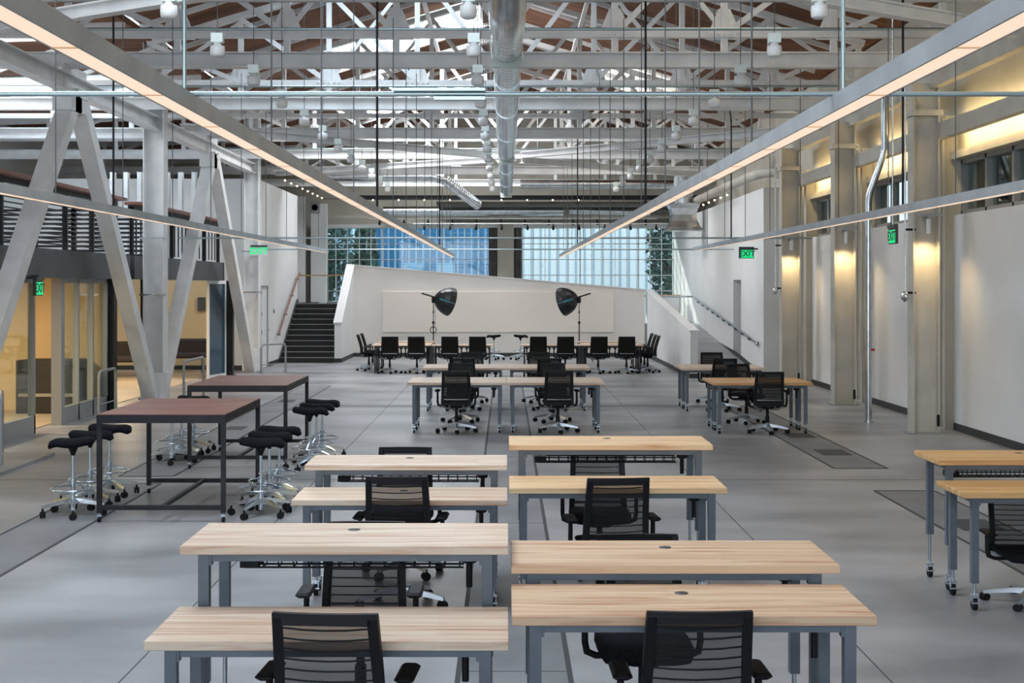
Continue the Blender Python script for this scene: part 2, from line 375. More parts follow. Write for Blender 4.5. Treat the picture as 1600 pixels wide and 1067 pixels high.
# conduit drops with a round wall device
for x, y, zt, zb, nm in ((6.18, 30.8, 5.4, 2.2, 'far column at the ramp wall'), (6.2, 20.85, 5.4, 2.15, 'second visible column')):
    t = thing('hanging_conduit', 'thin grey conduit with round end device, at the %s' % nm, 'conduit', (x, y, 0))
    MB().cyl((0, 0, zb), (0, 0, zt), .013).build('rod', M['galv'], t)
    MB().lathe([(0, -.02), (.07, -.02), (.085, .01), (.05, .05), (0, .06)], (0, 0, zb-.02), axis=(-1, -.3, 0)).build('wire_guard', M['galv'], t)
    for z in (zb+1.0, zb+.02): MB().box((0, -.02, z), (.16, .02, z+.035)).build('clip', M['black'], t)
# white pipe with elbow
t = thing('ceiling_pipe', 'fat cream pipe with an elbow under the roof at the far right', 'pipe', (6.35, 0, 0))
pts = [(0, 46, 4.85), (0, 34, 4.85)]+[(.0+.0, 34-.0, 4.85)]
MB().tube([(-.4, 46, 4.95), (-.4, 33, 4.95), (-.3, 31.6, 4.95), (-.1, 31.2, 4.93), (.12, 31.1, 4.82), (.2, 31.05, 4.5)], .12, 12).build('pipe', M['cream'], t)

# ================================================================== RAMP, LOW WALLS, STAIR AT THE FAR END
def zr(y): return max(0, (y-31.6)*.09)
# ramp slab
trim(MB().prism([(31.6, 0), (43.5, zr(43.5)), (43.5, 0)], 'x', 4.8, 6.2), M['floor'])
trim(MB().prism([(43.5, 0), (43.5, 1.07), (50, 1.2), (50, 0)], 'x', 4.5, XW), M['floor'])
# platform behind the slanted wall, rising to the left
trim(MB().prism([(-5.0, 0), (-5.0, 1.72), (4.5, 1.1), (4.5, 0)], 'y', 43.75, 50), M['floor'])
trim(MB().box((-XW-2, 43.3, 0), (-5.0, 50, 1.71)), M['stair'])
# slanted white wall
M['warmwhite'] = noisy('warm_white_plaster', (.80, .765, .72), (.84, .80, .75), .6, .75)
struct('wall_slanted', MB().prism([(-4.95, 0), (-4.95, 2.95), (4.5, 2.15), (4.5, 0)], 'y', 43.5, 43.7), M['warmwhite'])
trim(MB().prism([(-4.97, 2.95), (-4.97, 2.985), (4.5, 2.185), (4.5, 2.15)], 'y', 43.44, 43.76), M['wallw'])
trim(MB().box((-4.95, 43.47, 0), (4.5, 43.5, .12)), M['basebd'])
struct('wall_stair_side', MB().prism([(40.2, 0), (40.2, 1.16), (43.5, 2.95), (43.5, 0)], 'x', -5.12, -4.92), M['wallw'])
trim(MB().prism([(40.16, 1.16), (40.16, 1.2), (43.5, 2.99), (43.5, 2.95)], 'x', -5.15, -4.89), M['wallw'])
trim(MB().box((-4.92, 40.2, 0), (-4.9, 43.47, .12)).box((-5.13, 40.17, 0), (-4.9, 40.2, .12)), M['basebd'])
struct('wall_ramp_side', MB().prism([(33.3, 0), (33.3, 1.15), (43.9, 2.13), (43.9, 0)], 'x', 4.58, 4.76), M['wallw'])
trim(MB().prism([(33.26, 1.15), (33.26, 1.19), (43.9, 2.17), (43.9, 2.13)], 'x', 4.55, 4.79), M['wallw'])
trim(MB().box((4.56, 33.3, 0), (4.58, 43.5, .12)).box((4.56, 33.27, 0), (4.77, 33.3, .12)), M['basebd'])
# projection board on the slanted wall
t = tag(MB().rbox((-3.98, 43.44, .79), (3.5, 43.495, 2.11), .008).build('projection_board', M['screenw']), 'wide flat white board mounted on the slanted wall behind the desks', 'board')
# volume right of the ramp, with a tall opening
wv = MB().box((6.2, 32.3, 0), (6.65, 35.4, 4.65)).box((6.2, 36.6, 0), (6.65, 50, 4.65)).box((6.2, 35.4, 2.45), (6.65, 36.6, 4.65))
wv.box((6.65, 32.3, 0), (XW, 32.5, 4.65))
struct('wall_ramp_volume', wv, M['wallw'])
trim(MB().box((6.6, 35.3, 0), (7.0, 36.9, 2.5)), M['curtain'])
trim(MB().prism([(31.6, .0), (31.6, .12), (36.0, zr(36)+.12), (50, zr(43)+.12), (50, zr(43)), (36.0, zr(36))], 'x', 6.18, 6.2), M['basebd'])
# ramp handrail
t = thing('ramp_handrail', 'sloping metal handrail on brackets fixed to the white wall along the ramp', 'handrail', (6.1, 0, 0))
MB().tube([(0, 32.6, .86), (0, 32.75, .93), (0, 43.6, 1.92), (0, 44, 1.94), (-1.6, 44, 1.94)], .028).build('rail', M['alu'], t)
bk = MB()
for k in range(11):
    y = 33+k*1.0; z = .95+(y-32.75)*.0913
    bk.bar((0, y, z-.03), (.05, y, z-.11), .02, .02).box((.04, y-.08, z-.14), (.1, y+.08, z-.06)).bar((0, y-.15, z-.05), (0, y+.2, z-.02), .03, .02)
bk.build('brackets', M['basebd'], t)
tag(MB().box((5.25, 46.0, 1.15), (5.95, 46.5, 1.95)).build('storage_cabinet', M['wallw']), 'pale low cabinet standing at the top of the ramp', 'cabinet')
# platform guard rail, right and left
t = thing('guard_rail', 'timber topped guard rail across the right window at the ramp landing', 'railing', (4.6, 47.6, 0))
MB().box((0, -.03, 1.93), (1.6, .03, 1.97)).build('top_rail', M['rail_oak'], t)
for x in (.1, .8, 1.55): MB().box((x, -.02, 1.1), (x+.03, .02, 1.93)).build('post', M['frame'], t)
t = thing('guard_rail', 'timber topped guard rail at the head of the dark stair', 'railing', (-7.0, 45.6, 0))
MB().box((.0, -.03, 2.62), (2.05, .03, 2.66)).build('top_rail', M['rail_oak'], t)
for x in (.95, 1.25, 2.0): MB().box((x, -.02, 1.71), (x+.035, .02, 2.62)).build('post', M['frame'], t)
tag(MB().box((-6.28, 45.2, 1.71), (-6.05, 45.4, 2.3)).build('bollard_box', M['wallw']), 'small white upright box at the head of the stair', 'box')
# stair
t = thing('staircase', 'dark staircase with pale nosings rising beside the white left wall', 'stairs', (-6.73, 40.0, 0))
tr_ = MB(); no = MB(); NR = 11; rh = 1.72/NR; td = .3
for k in range(NR):
    tr_.box((0, k*td, k*rh if k else 0), (1.6, NR*td+.05, (k+1)*rh))
    no.box((.03, k*td-.008, (k+1)*rh-.012), (1.6, k*td+.03, (k+1)*rh+.004))
tr_.build('treads', M['stair'], t); no.build('nosings', M['nosing'], t)
MB().prism([(-.1, 0), (-.1, .14), (3.3, 1.86), (3.5, 1.86), (3.5, 1.6), (.3, 0)], 'x', .0, .03).build('skirting', M['basebd'], t)
t = thing('stair_handrail', 'reddish timber handrail on the white wall left of the staircase', 'handrail', (-6.65, 0, 0))
MB().tube([(0, 39.45, .84), (0, 39.5, .93), (0, 43.2, 2.66), (0, 43.45, 2.68)], .03).build('rail', M['railwood'], t)
bk = MB()
for y, z in ((39.7, .93), (40.9, 1.5), (42.1, 2.06), (43.2, 2.58)): bk.box((-.09, y-.04, z-.1), (0, y+.04, z-.05))
bk.build('brackets', M['basebd'], t)

# ================================================================== LEFT SIDE
XL = -6.75
wl = MB()
wl.box((XL-.3, 38.1, 0), (XL, 43.6, 5.2)).box((XL-.3, 36.5, 0), (XL, 37.0, 5.2)).box((XL-.3, 37.0, 2.3), (XL, 38.1, 5.2))
struct('wall_left', wl, M['wallw'])
struct('wall_left_end', MB().box((-14, 36.5, 2.5), (XL-.3, 36.7, 5.2)), M['wallw'])
struct('wall_back_room', MB().box((-14, 36.5, 0), (-7.75, 36.7, 2.5)), M['warmwall'])  # same white wall, the room lamps' warm light painted into its colour
trim(MB().box((-7.75, 36.5, 0), (XL-.3, 36.7, 2.5)), M['wallw'])
trim(MB().box((-14, 36.48, 0), (XL-.3, 36.5, .13)), M['basebd'])
trim(MB().box((XL, 38.15, 0), (XL+.015, 39.95, .12)), M['basebd'])
d = struct('door_1', MB().box((XL-.05, 37.04, .01), (XL-.01, 38.06, 2.26)), M['wallw'])
MB().box((XL-.06, 37.0, 0), (XL+.02, 37.06, 2.3)).box((XL-.06, 38.04, 0), (XL+.02, 38.12, 2.3)).box((XL-.06, 37, 2.24), (XL+.02, 38.1, 2.3)).build('door_frame', M['frame'], d)
MB().cyl((XL, 37.95, 1.05), (XL+.06, 37.95, 1.05), .02).box((XL+.05, 37.82, 1.03), (XL+.07, 37.96, 1.06)).build('door_handle', M['chrome'], d)
hb = MB()
for z in (.25, .95, 1.45, 2.05): hb.box((XL, 37.06, z), (XL+.03, 37.1, z+.11))
hb.build('hinges', M['galv'], d)
# outer left wall of the side aisle and its clerestory band
struct('wall_left_outer', MB().box((-14.2, -9, 0), (-14, 50, 7.2)), M['wallw'])
# mezzanine deck, fascia
struct('floor_mezzanine', MB().box((-14, -9, 2.5), (-7.3, 34.3, 2.85)), M['wallw'])
trim(MB().box((-7.3, -9, 2.42), (-7.18, 25.7, 2.88)), M['fascia'])
trim(MB().box((-7.3, 26.0, 2.42), (-7.18, 34.3, 2.88)).box((-7.5, 34.2, 2.42), (-7.18, 34.3, 2.88)), M['fascia'])
struct('floor_lounge', MB().box((-14, 8, 0), (-7.55, 36.5, .012)), M['tan'])
# steel posts under it
for y, l in ((24.85, 'at the end of the glass room'), (27.3, 'behind the white H column'), (34.35, 'at the far end of the mezzanine')):
    t = thing('steel_post', 'slim black steel post carrying the mezzanine, %s' % l, 'post', (-7.3 if y < 34 else -7.05, y, 0))
    MB().box((-.09, -.1, 0), (.09, .1, 2.42 if y != 27.3 else 2.85)).build('shaft', M['blacksteel'], t)
    MB().box((-.13, -.13, 0), (.13, .13, .02)).build('base_plate', M['blacksteel'], t)
# railing on the mezzanine
def railing(y0, y1, label, slats, n):
    t = thing('mezzanine_railing', label, 'railing', (-7.25, y0, 2.88)); L = y1-y0
    MB().rbox((-.22, 0, 1.0), (.16, L, 1.06), .008).build('timber_top', M['railwood'], t)
    MB().box((-.14, 0, .92), (-.02, L, 1.0)).box((-.1, 0, .8), (-.05, L, .84)).build('rail_bar', M['blacksteel'], t)
    for k in range(n+1):
        MB().box((-.11, k*L/n-.03 if k else 0, 0), (-.03, k*L/n+.03, .96)).build('post', M['blacksteel'], t)
    b_ = MB()
    if slats:
        for k in range(9): b_.box((-.08, 0, .08+k*.08), (-.06, L, .1+k*.08))
        b_.build('horizontal_bars', M['blacksteel'], t)
    else:
        m_ = int(L/.33)
        for k in range(m_): b_.box((-.09, k*L/m_, .05), (-.07, k*L/m_+.05, .85))
        b_.build('balusters', M['blacksteel'], t)
railing(8, 25.2, 'long dark railing with wide reddish timber top on the left mezzanine', True, 12)
railing(26.3, 34.2, 'shorter dark railing with thin balusters on the mezzanine beyond the white column', False, 5)
# vertical slatted screens and white fins on the mezzanine
t = thing('slatted_screen', 'dark horizontal louvre screen standing on the mezzanine behind the railing', 'screen', (-8.6, 30, 2.85))
b_ = MB()
for k in range(11): b_.box((-3.2, 0, .1+k*.1), (1.0, .05, .15+k*.1))
b_.build('louvres', M['blacksteel'], t); 
for x in (-3.2, -1.05, 1.0): MB().box((x-.05, 0, 0), (x+.05, .08, 1.2)).build('post', M['blacksteel'], t)
for k in range(7):
    tag(MB().box((-9.6+k*.33, 32.6, 2.85), (-9.5+k*.33, 32.8, 5.05)).build('white_fin', M['white']), 'slim white vertical fin on the mezzanine, %s from the left' % (ORD[k] if k else 'first'), 'fin', 'row of white fins on the mezzanine')
# glazed meeting room under the mezzanine
XG = -7.36
gw = thing('glass_partition', 'glazed partition with grey frame enclosing the left meeting room, nearer the camera than its doorway', 'partition', (XG, 8, 0))
MB().box((-.01, 0, .28), (.01, 12.9, 2.36)).build('glass_panes', M['glass'], gw)
f = MB().box((-.05, 0, 0), (.05, 12.9, .28)).box((-.05, 0, 2.34), (.05, 12.9, 2.42))
for y in (0, 2.1, 4.2, 6.3, 8.4, 10.5, 12.84): f.box((-.05, y, 0), (.05, y+.06, 2.4))
f.build('frame', M['frame'], gw)
gw = thing('glass_partition', 'glazed partition with grey frame between the doorway and the black post', 'partition', (XG, 22.1, 0))
MB().box((-.01, 0, .28), (.01, 2.6, 2.36)).build('glass_panes', M['glass'], gw)
f = MB().box((-.05, 0, 0), (.05, 2.6, .28)).box((-.05, 0, 2.34), (.05, 2.6, 2.42)).box((-.1, -.04, 0), (.07, .12, 2.42))
for y in (.9, 1.7, 2.54): f.box((-.05, y, 0), (.05, y+.06, 2.4))
f.build('frame', M['frame'], gw)
struct('wall_meeting_room', MB().box((-14, 24.75, 0), (-7.45, 24.9, 2.5)).box((-14, 7.9, 0), (-7.45, 8, 2.5)), M['warmwall'])
struct('wall_meeting_room_side', MB().box((-11.9, 8, 0), (-11.8, 24.8, 2.5)), M['warmwall'])
# blue glass panel at the far end
bgp = thing('glass_screen', 'blue tinted glass panel with white frame under the far end of the mezzanine', 'glass', (-7.35, 33.15, 0), R(-12))
MB().box((-.01, .05, .08), (.01, 1.0, 2.34)).build('pane', M['blueglass'], bgp)
MB().box((-.03, 0, 0), (.03, .05, 2.42)).box((-.03, 1.0, 0), (.03, 1.05, 2.42)).box((-.03, .05, 2.34), (.03, 1.0, 2.42)).box((-.03, .05, 0), (.03, 1.0, .08)).build('frame', M['framew'], bgp)
bgp = thing('glass_screen', 'blue tinted glass panel beside the black post at the end of the meeting room', 'glass', (-7.3, 25.05, 0))
MB().box((-.45, 0, .05), (-.1, .02, 2.4)).build('pane', M['blueglass'], bgp)
MB().box((-.48, -.01, 0), (-.45, .03, 2.42)).box((-.12, -.01, 0), (-.09, .03, 2.42)).build('frame', M['frame'], bgp)
# lamps of the rooms under the mezzanine
for x, y, p in ((-9.4, 21.5, 190), (-9.4, 14, 170), (-9.2, 31.5, 110), (-9.2, 28, 50)):
    t = thing('ceiling_panel_light', 'square ceiling light under the mezzanine, %s' % {21.5: 'over the meeting table', 14: 'in the near part of the meeting room', 31.5: 'above the dark settee', 28: 'between the two black posts'}[y], 'light', (x, y, 2.47))
    MB().box((-.3, -.3, 0), (.3, .3, .03)).build('housing', M['white'], t)
    lamp('AREA', 'room_light', (x, y, 2.45), p, (1, .78, .48), size=.56)
# settee and its neighbours
def settee(loc, w_, label):
    t = thing('settee', label, 'sofa', loc)
    MB().rbox((-w_/2, -.3, .38), (w_/2, .32, .52), .04).build('seat', M['sofa'], t)
    MB().rbox((-w_/2, .22, .42), (w_/2, .38, .88), .05).build('backrest', M['sofa'], t)
    for sx in (-1, 1):
        MB().tube([(sx*w_/2*.92, -.28, .38), (sx*w_/2*.92, -.28, .01), (sx*w_/2*.92, .3, .01), (sx*w_/2*.92, .3, .38)], .01, 6).build('leg', M['black'], t)
settee((-8.45, 35.4, .012), 1.1, 'low dark settee on wire legs against the warm wall under the mezzanine')
settee((-9.4, 33.6, .012), .9, 'dark upholstered seat left of the settee, glimpsed behind the sloping brace')
t = tag(MB().box((-8.35, 36.44, 1.62), (-8.15, 36.5, 1.98)).build('wall_panel', M['exitdk']), 'small dark panel high on the warm wall above the settee', 'panel')
t = thing('thermostat', 'small white thermostat on the warm wall above the settee', 'thermostat', (-8.0, 36.47, .0))
MB().rbox((-.07, -.02, 1.1), (.07, .03, 1.27), .01).build('case', M['white'], t); MB().box((-.03, -.025, 1.19), (.03, -.018, 1.22)).build('display', M['black'], t)
# meeting table and cabinet inside the glass room
t = thing('meeting_table', 'dark wood meeting table seen through the glass partition', 'table', (-9.6, 19.3, .012))
MB().rbox((-.6, -1.6, .70), (.6, 1.6, .75), .01).build('tabletop', M['redwood'], t)
for sy in (-1.1, 1.1): MB().box((-.35, sy-.04, 0), (.35, sy+.04, .04)).box((-.05, sy-.05, 0), (.05, sy+.05, .7)).build('leg', M['blacksteel'], t)
t = thing('low_cabinet', 'dark low cabinet inside the doorway of the glass room', 'cabinet', (-8.2, 24.3, .012))
MB().rbox((-.55, -.3, 0), (.55, .4, .95), .01).build('body', M['stair'], t); MB().box((-.5, -.32, .3), (.5, -.3, .36)).build('shelf_edge', M['nosing'], t)

# white columns and braces of the left line
for i, y in enumerate((16.2, 26.1, 36.1)):
    t = h_column(-7.0, -6.6, y, 7.0, M['white'], 'white steel H column of the left line, %s' % nth(i), dep=.34)
    MB().box((-.24, -.2, 0), (.24, .2, .62)).build('plinth_casing', M['white'], t)
    if i:
        MB().box((-.26, -.2, 2.1), (.26, -.17, 2.14)).build('clamp', M['galv'], t)
        MB().box((-.26, -.2, 3.2), (.26, -.17, 3.23)).build('clamp', M['galv'], t)
def brace(y0, z0, y1, z1, label):
    t = thing('diagonal_brace', label, 'brace', (-6.8, y0, z0))
    MB().bar((0, 0, 0), (0, y1-y0, z1-z0), .26, .24, up=(0, 0, 1)).build('box_section', M['white'], t)
    s = 1 if y1 > y0 else -1
    MB().box((-.15, min(0, s*.5)+(y1-y0) if s < 0 else (y1-y0)-.5, z1-z0-.3), (.15, (y1-y0), z1-z0+.02)).build('end_plate', M['white'], t)
brace(16.35, 0, 21.1, 5.3, 'broad white sloping brace at far left, nearest to the camera')
brace(25.9, 0, 21.3, 5.3, 'white sloping brace leaning from the nearer apex to the foot of the H column')
brace(26.3, 0, 31.0, 5.3, 'white sloping brace rising from the H column foot to the farther apex')
brace(35.9, 0, 31.2, 5.3, 'white sloping brace descending from the farther apex to the far column')
t = thing('wall_beam', 'long white steel beam carrying the left braces, running away from the camera', 'beam', (-6.8, 0, 5.43))
MB().ibeam((0, -9, 0), (0, 36.3, 0), .22, .26).build('i_section', M['white'], t)
for y in (21.2, 31.1): MB().box((-.02, y-.55, -.45), (.02, y+.55, .3)).box((-.16, y-.2, -.2), (.16, y+.2, -.13)).build('gusset', M['white'], t)
# small bent guard hoops
def hoop(x, y, ly, label, h=.75, rz=0):
    t = thing('guard_hoop', label, 'railing', (x, y, 0), rz)
    MB().tube([(0, 0, 0), (0, 0, h-.1), (0, .03, h-.03), (0, .1, h), (0, ly-.1, h), (0, ly-.03, h-.03), (0, ly, h-.1), (0, ly, 0)], .027).build('tube', M['frame'], t)
    MB().tube([(0, 0, .22), (0, ly, .22)], .012).build('lower_rail', M['frame'], t)
    MB().cyl((0, 0, 0), (0, 0, .02), .06).cyl((0, ly, 0), (0, ly, .02), .06).build('flange', M['frame'], t)
hoop(-6.35, 16.9, 1.6, 'bent grey guard hoop at the left picture edge before the glass room', .85, R(20))
hoop(-7.08, 23.4, 1.0, 'bent grey guard hoop around the foot of the brace left of the H column', .8)
hoop(-6.25, 26.1, 1.7, 'bent grey guard hoop right of the H column foot behind the tall table', .82)
hoop(-6.4, 35.2, .9, 'small bent guard hoop at the foot of the far brace', .75, R(-35))
trim(MB().box((-7.3, 14.5, 0), (-6.1, 18.2, .04)), M['floor'])

# ================================================================== ROOF
def roofz(x):
    if x < -6.8: return 7.0-(-6.8-x)*.03
    return 9.3-abs(x)*(2.2/7.0)
SKH = [(-4.6, -.6, 6.0, 12.0), (-4.6, -.6, 21.6, 25.2), (-4.6, -.6, 31.6, 35.2), (-4.6, -.6, 41.9, 44.9), (1.9, 4.9, 3.5, 8.5), (2.2, 4.6, 18, 22), (2.4, 4.8, 36, 40),
       (-11.9, -8.5, 9.5, 14.5), (-11.9, -8.5, 21.4, 25.4), (-11.9, -8.5, 29.5, 32.5)]
dk = MB(); ys = sorted({-9, 50.3}|{a for s in SKH for a in s[2:]}); xs = sorted({-14.2, -6.8, 0, 7.5}|{a for s in SKH for a in s[:2]})
for a, b_ in zip(xs[:-1], xs[1:]):
    for c, e in zip(ys[:-1], ys[1:]):
        mx_, my_ = (a+b_)/2, (c+e)/2
        if any(s[0] < mx_ < s[1] and s[2] < my_ < s[3] for s in SKH): continue
        za, zb = (roofz(a), roofz(b_)) if not (a == -6.8) else (9.3-6.8*2.2/7, roofz(b_))
        if b_ == -6.8: zb = 7.0
        dk.prism([(a, za), (b_, zb), (b_, zb+.12), (a, za+.12)], 'y', c, e)
struct('ceiling', dk, M['deck'])
M['skyglaze'] = noisy('skylight_diffuser', (.9, .93, .95), (.95, .96, .97), 2, .5)
for i, (x0, x1, y0, y1) in enumerate(SKH):
    o = struct('window_%d' % (20+i), MB().prism([(x0, roofz(x0)+.16), (x1, roofz(x1)+.16), (x1, roofz(x1)+.19), (x0, roofz(x0)+.19)], 'y', y0, y1), M['skyglaze'])
    f = MB()
    for k in range(4):
        yy = y0+(y1-y0)*k/3
        f.bar((x0, yy, roofz(x0)+.1), (x1, yy, roofz(x1)+.1), .06, .1)
    f.build('glazing_bar', M['white'], o)
    cb = MB()
    for yy in (y0, y1): cb.prism([(x0, roofz(x0)-.02), (x1, roofz(x1)-.02), (x1, roofz(x1)+.2), (x0, roofz(x0)+.2)], 'y', yy-.02, yy+.02)
    for xx in (x0, x1): cb.box((xx-.02, y0, roofz(xx)-.02), (xx+.02, y1, roofz(xx)+.2))
    cb.build('curb', M['white'], o)
for y in [y*2.5 for y in range(5, 20)]:
    m = M['white'] if int(y*4) % 10 == 0 else M['cream']
    trim(MB().bar((-6.8, y, roofz(-6.79)-.05), (0, y, roofz(0)-.05), .06, .1), m)
    trim(MB().bar((6.9, y, roofz(6.9)-.05), (0, y, roofz(0)-.05), .06, .1), m)
for y in range(12, 50, 3):
    trim(MB().bar((-14, y, roofz(-14)-.1), (-6.8, y, 6.9), .08, .2), M['white'])
# trusses
def truss(y, i):
    t = thing('roof_truss', 'white riveted steel roof truss spanning the hall, %s' % nth(i), 'truss', (0, y, 0))
    MB().ibeam((-13.8, 0, 5.8), (6.9, 0, 5.8), .2, .24, .022).build('tie_beam', M['white'], t)
    MB().box((-13.8, -.07, 6.15), (6.9, -.02, 6.25)).box((-13.8, .02, 6.15), (6.9, .07, 6.25)).build('bottom_chord', M['white'], t)
    c = MB()
    for s in (-1, 1):
        c.bar((0, 0, 9.0), (s*6.9, 0, 6.95), .16, .12)
    c.build('top_chord', M['white'], t)
    nodes = [-6.8, -5.1, -3.4, -1.7, 0, 1.7, 3.4, 5.1, 6.8]
    zt = lambda x: 9.0-abs(x)*2.05/6.9
    for x in nodes: MB().box((x-.05, -.04, 5.92), (x+.05, .04, zt(x))).build('vertical', M['white'], t)
    for x in (-8.6, -10.4, -12.2): MB().box((x-.05, -.04, 5.92), (x+.05, .04, 6.9)).build('vertical', M['white'], t)
    for a, b_ in zip(nodes[:-1], nodes[1:]):
        if a < 0: p, q = (b_, 0, 6.2), (a, 0, zt(a)-.05)
        else: p, q = (a, 0, 6.2), (b_, 0, zt(b_)-.05)
        MB().bar((p[0], -.035, p[2]), (q[0], -.035, q[2]), .06, .09).build('diagonal', M['white'], t)
    for a in (-6.8, -3.4, 3.4, 6.8):     # secondary struts
        s = 1 if a < 0 else -1
        MB().bar((a, .05, 6.25), (a+s*1.7, .05, zt(a+s*1.7)-.1), .05, .07).build('diagonal', M['white'], t)
    for a, b_ in ((-12.2, -10.4), (-10.4, -8.6), (-8.6, -6.8)):
        MB().bar((a, -.035, 6.2), (b_, -.035, 6.85), .06, .08).build('diagonal', M['white'], t)
    for x in nodes[1:-1]:
        gp = MB().prism([(x-.28, 6.12), (x-.2, 6.34), (x-.09, 6.6), (x+.09, 6.6), (x+.2, 6.34), (x+.28, 6.12)], 'y', -.012, .012)
        for k in range(5):
            gp.cyl((x-.2+k*.1, -.095, 6.2), (x-.2+k*.1, -.06, 6.2), .018, n=6)
        gp.build('gusset_plate', M['white'], t)
    # splice plates on the tie beam
    for x in (-4.2, 4.4):
        sp = MB().box((x-.35, -.03, 5.72), (x+.35, -.012, 5.88))
        for k in range(6):
            for z in (5.76, 5.84): sp.cyl((x-.3+k*.12, -.045, z), (x-.3+k*.12, -.03, z), .014, n=6)
        sp.build('splice_plate', M['white'], t)
TY = [15.9, 20.9, 25.9, 30.9, 35.9, 40.9, 45.9]
for i, y in enumerate(TY): truss(y, i)
# wind bracing lying in plan
BR = [((-.3, 12.8, 5.5), (-6.5, 16.7, 5.5), 'nearest on the left'), ((.3, 12.8, 5.5), (6.4, 16.9, 5.5), 'nearest on the right'),
      ((-.35, 33.0, 5.5), (-6.5, 27.2, 5.5), 'left of the duct, running forward'), ((.4, 33.0, 5.5), (6.4, 27.2, 5.5), 'right of the duct, running forward'),
      ((-.35, 34.2, 5.5), (-6.5, 38.2, 5.5), 'left of the duct, running back'), ((.4, 34.3, 5.5), (6.4, 39.5, 5.5), 'right of the duct, running back')]
for a, b_, l in BR:
    t = thing('wind_brace', 'white sloping roof brace under the trusses, %s' % l, 'brace', a)
    d_ = Vector(b_)-Vector(a)
    MB().ibeam((0, 0, 0), d_, .16, .16, .02).build('i_section', M['white'], t)
    MB().cbox((d_.x*.98, d_.y*.98, .05), (.4, .4, .03)).build('end_plate', M['white'], t)
# longitudinal sway members between trusses
for k, (x, z) in enumerate(((-1.7, 8.2), (1.7, 8.2))):
    t = thing('longitudinal_tie', 'thin white steel tie running lengthwise high under the roof, %s of centre' % ['left', 'right'][k], 'beam', (x, 0, z))
    MB().box((-.04, 14, -.04), (.04, 46, .04)).build('angle', M['white'], t)
# cross conduits
def conduit(y, z, r, x0, x1, label):
    t = thing('cross_conduit', label, 'conduit', (0, y, z))
    MB().cyl((x0, 0, 0), (x1, 0, 0), r, n=10).build('tube', M['conduit'], t)
    return t
t = conduit(6.6, 3.24, .013, -4.5, 5.5, 'teal grey conduit crossing above the near desks under the pendant lights')
MB().box((-.55, -.02, .014), (-.1, .02, .028)).box((-.35, -.02, -.03), (-.1, .02, -.014)).build('strut_clip', M['conduit'], t)
for k, (y, z) in enumerate(((27.2, 3.26), (36.5, 3.28))): conduit(y, z, .018, -6.6, 6.2, 'thin conduit crossing in front of the far windows, %s' % ('upper one' if k == 0 else 'lower one'))
for k, (y, z, a, b_) in enumerate(((19.4, 6.0, -7, 6.5), (18.9, 6.3, -6.5, 6.3), (24.3, 5.9, -8, 6), (28.4, 6.35, -7, 6.5), (33.5, 5.7, -7, 6.5))):
    conduit(y, z, .022, a, b_, 'slim service conduit crossing high among the trusses, %s' % nth(k))
# spiral duct down the middle
t = thing('spiral_duct', 'round galvanised spiral duct running down the middle of the roof', 'duct', (0, 0, 5.42))
MB().tube([(.02, 14.3, 1.6), (.02, 14.35, .9), (.02, 14.55, .4), (.02, 14.95, .1), (.02, 15.5, 0), (.02, 16.2, 0)], .215, 24).build('elbow', M['galv'], t)
MB().tube([(.02, 16.2, 0), (.02, 45, 0)], .19, 28).build('duct_run', M['galv'], t)
sm = MB()
for k in range(115): sm.tube([(.02+.191*math.cos(a), 16.3+k*.25+.12*a/6.28, .191*math.sin(a)) for a in [q*math.pi/8 for q in range(17)]], .003, 3)
sm.build('spiral_seam', M['galv'], t)
for y in (16.2, 20.2, 23.6, 27.5, 35.5, 40): MB().cyl((.02, y-.04, 0), (.02, y+.04, 0), .205, n=24).build('joint_band', M['galv'], t)
M['diffuser'] = mat('pale_diffuser', (.72, .8, .76), .4, .2)
for y in (17.7, 31.7, 44.0):
    d_ = MB().prism([(y, -.24), (y+.12, -.24), (y+.5, .3), (y+.25, .3)], 'x', -.17, .21).build('plenum_box', M['diffuser'], t)
    MB().lathe([(0, 0), (.035, 0), (.03, .02), (0, .03)], (.02, y+.13, .05), 10, (0, -1, .3)).build('damper_knob', M['black'], d_)
for y in (18.5, 23.4, 28.4, 33.4, 38.4):
    for x in (-.2, .23): MB().box((x, y-.02, 0), (x+.012, y+.02, 3.6)).build('strap_hanger', M['galv'], t)

# drum sensors under the trusses
for row, x in (('left', -3.43), ('middle', -.38), ('right', 3.2)):
    P0 = thing('drum_sensor', 'x', 'ceiling fitting'); U0 = [False]
    MB().lathe([(0, 0), (.06, 0), (.085, .02), (.09, .07), (.085, .13), (.05, .14), (.05, .17), (0, .17)]).build('drum', M['white'], P0)
    MB().box((-.07, -.05, .17), (.07, .05, .28)).build('junction_box', M['diffuser'], P0)
    MB().cyl((0, 0, .28), (0, 0, roofz(x)-5.06), .006, n=6).build('stem', M['rod'], P0)
    for k in range(12):
        place(P0, U0, (x, 13.7+2.3*k, 5.02), 0, 'white drum shaped fitting under the roof, %s row, %s' % (row, nth(k)), 'drum fittings in three rows under the roof')

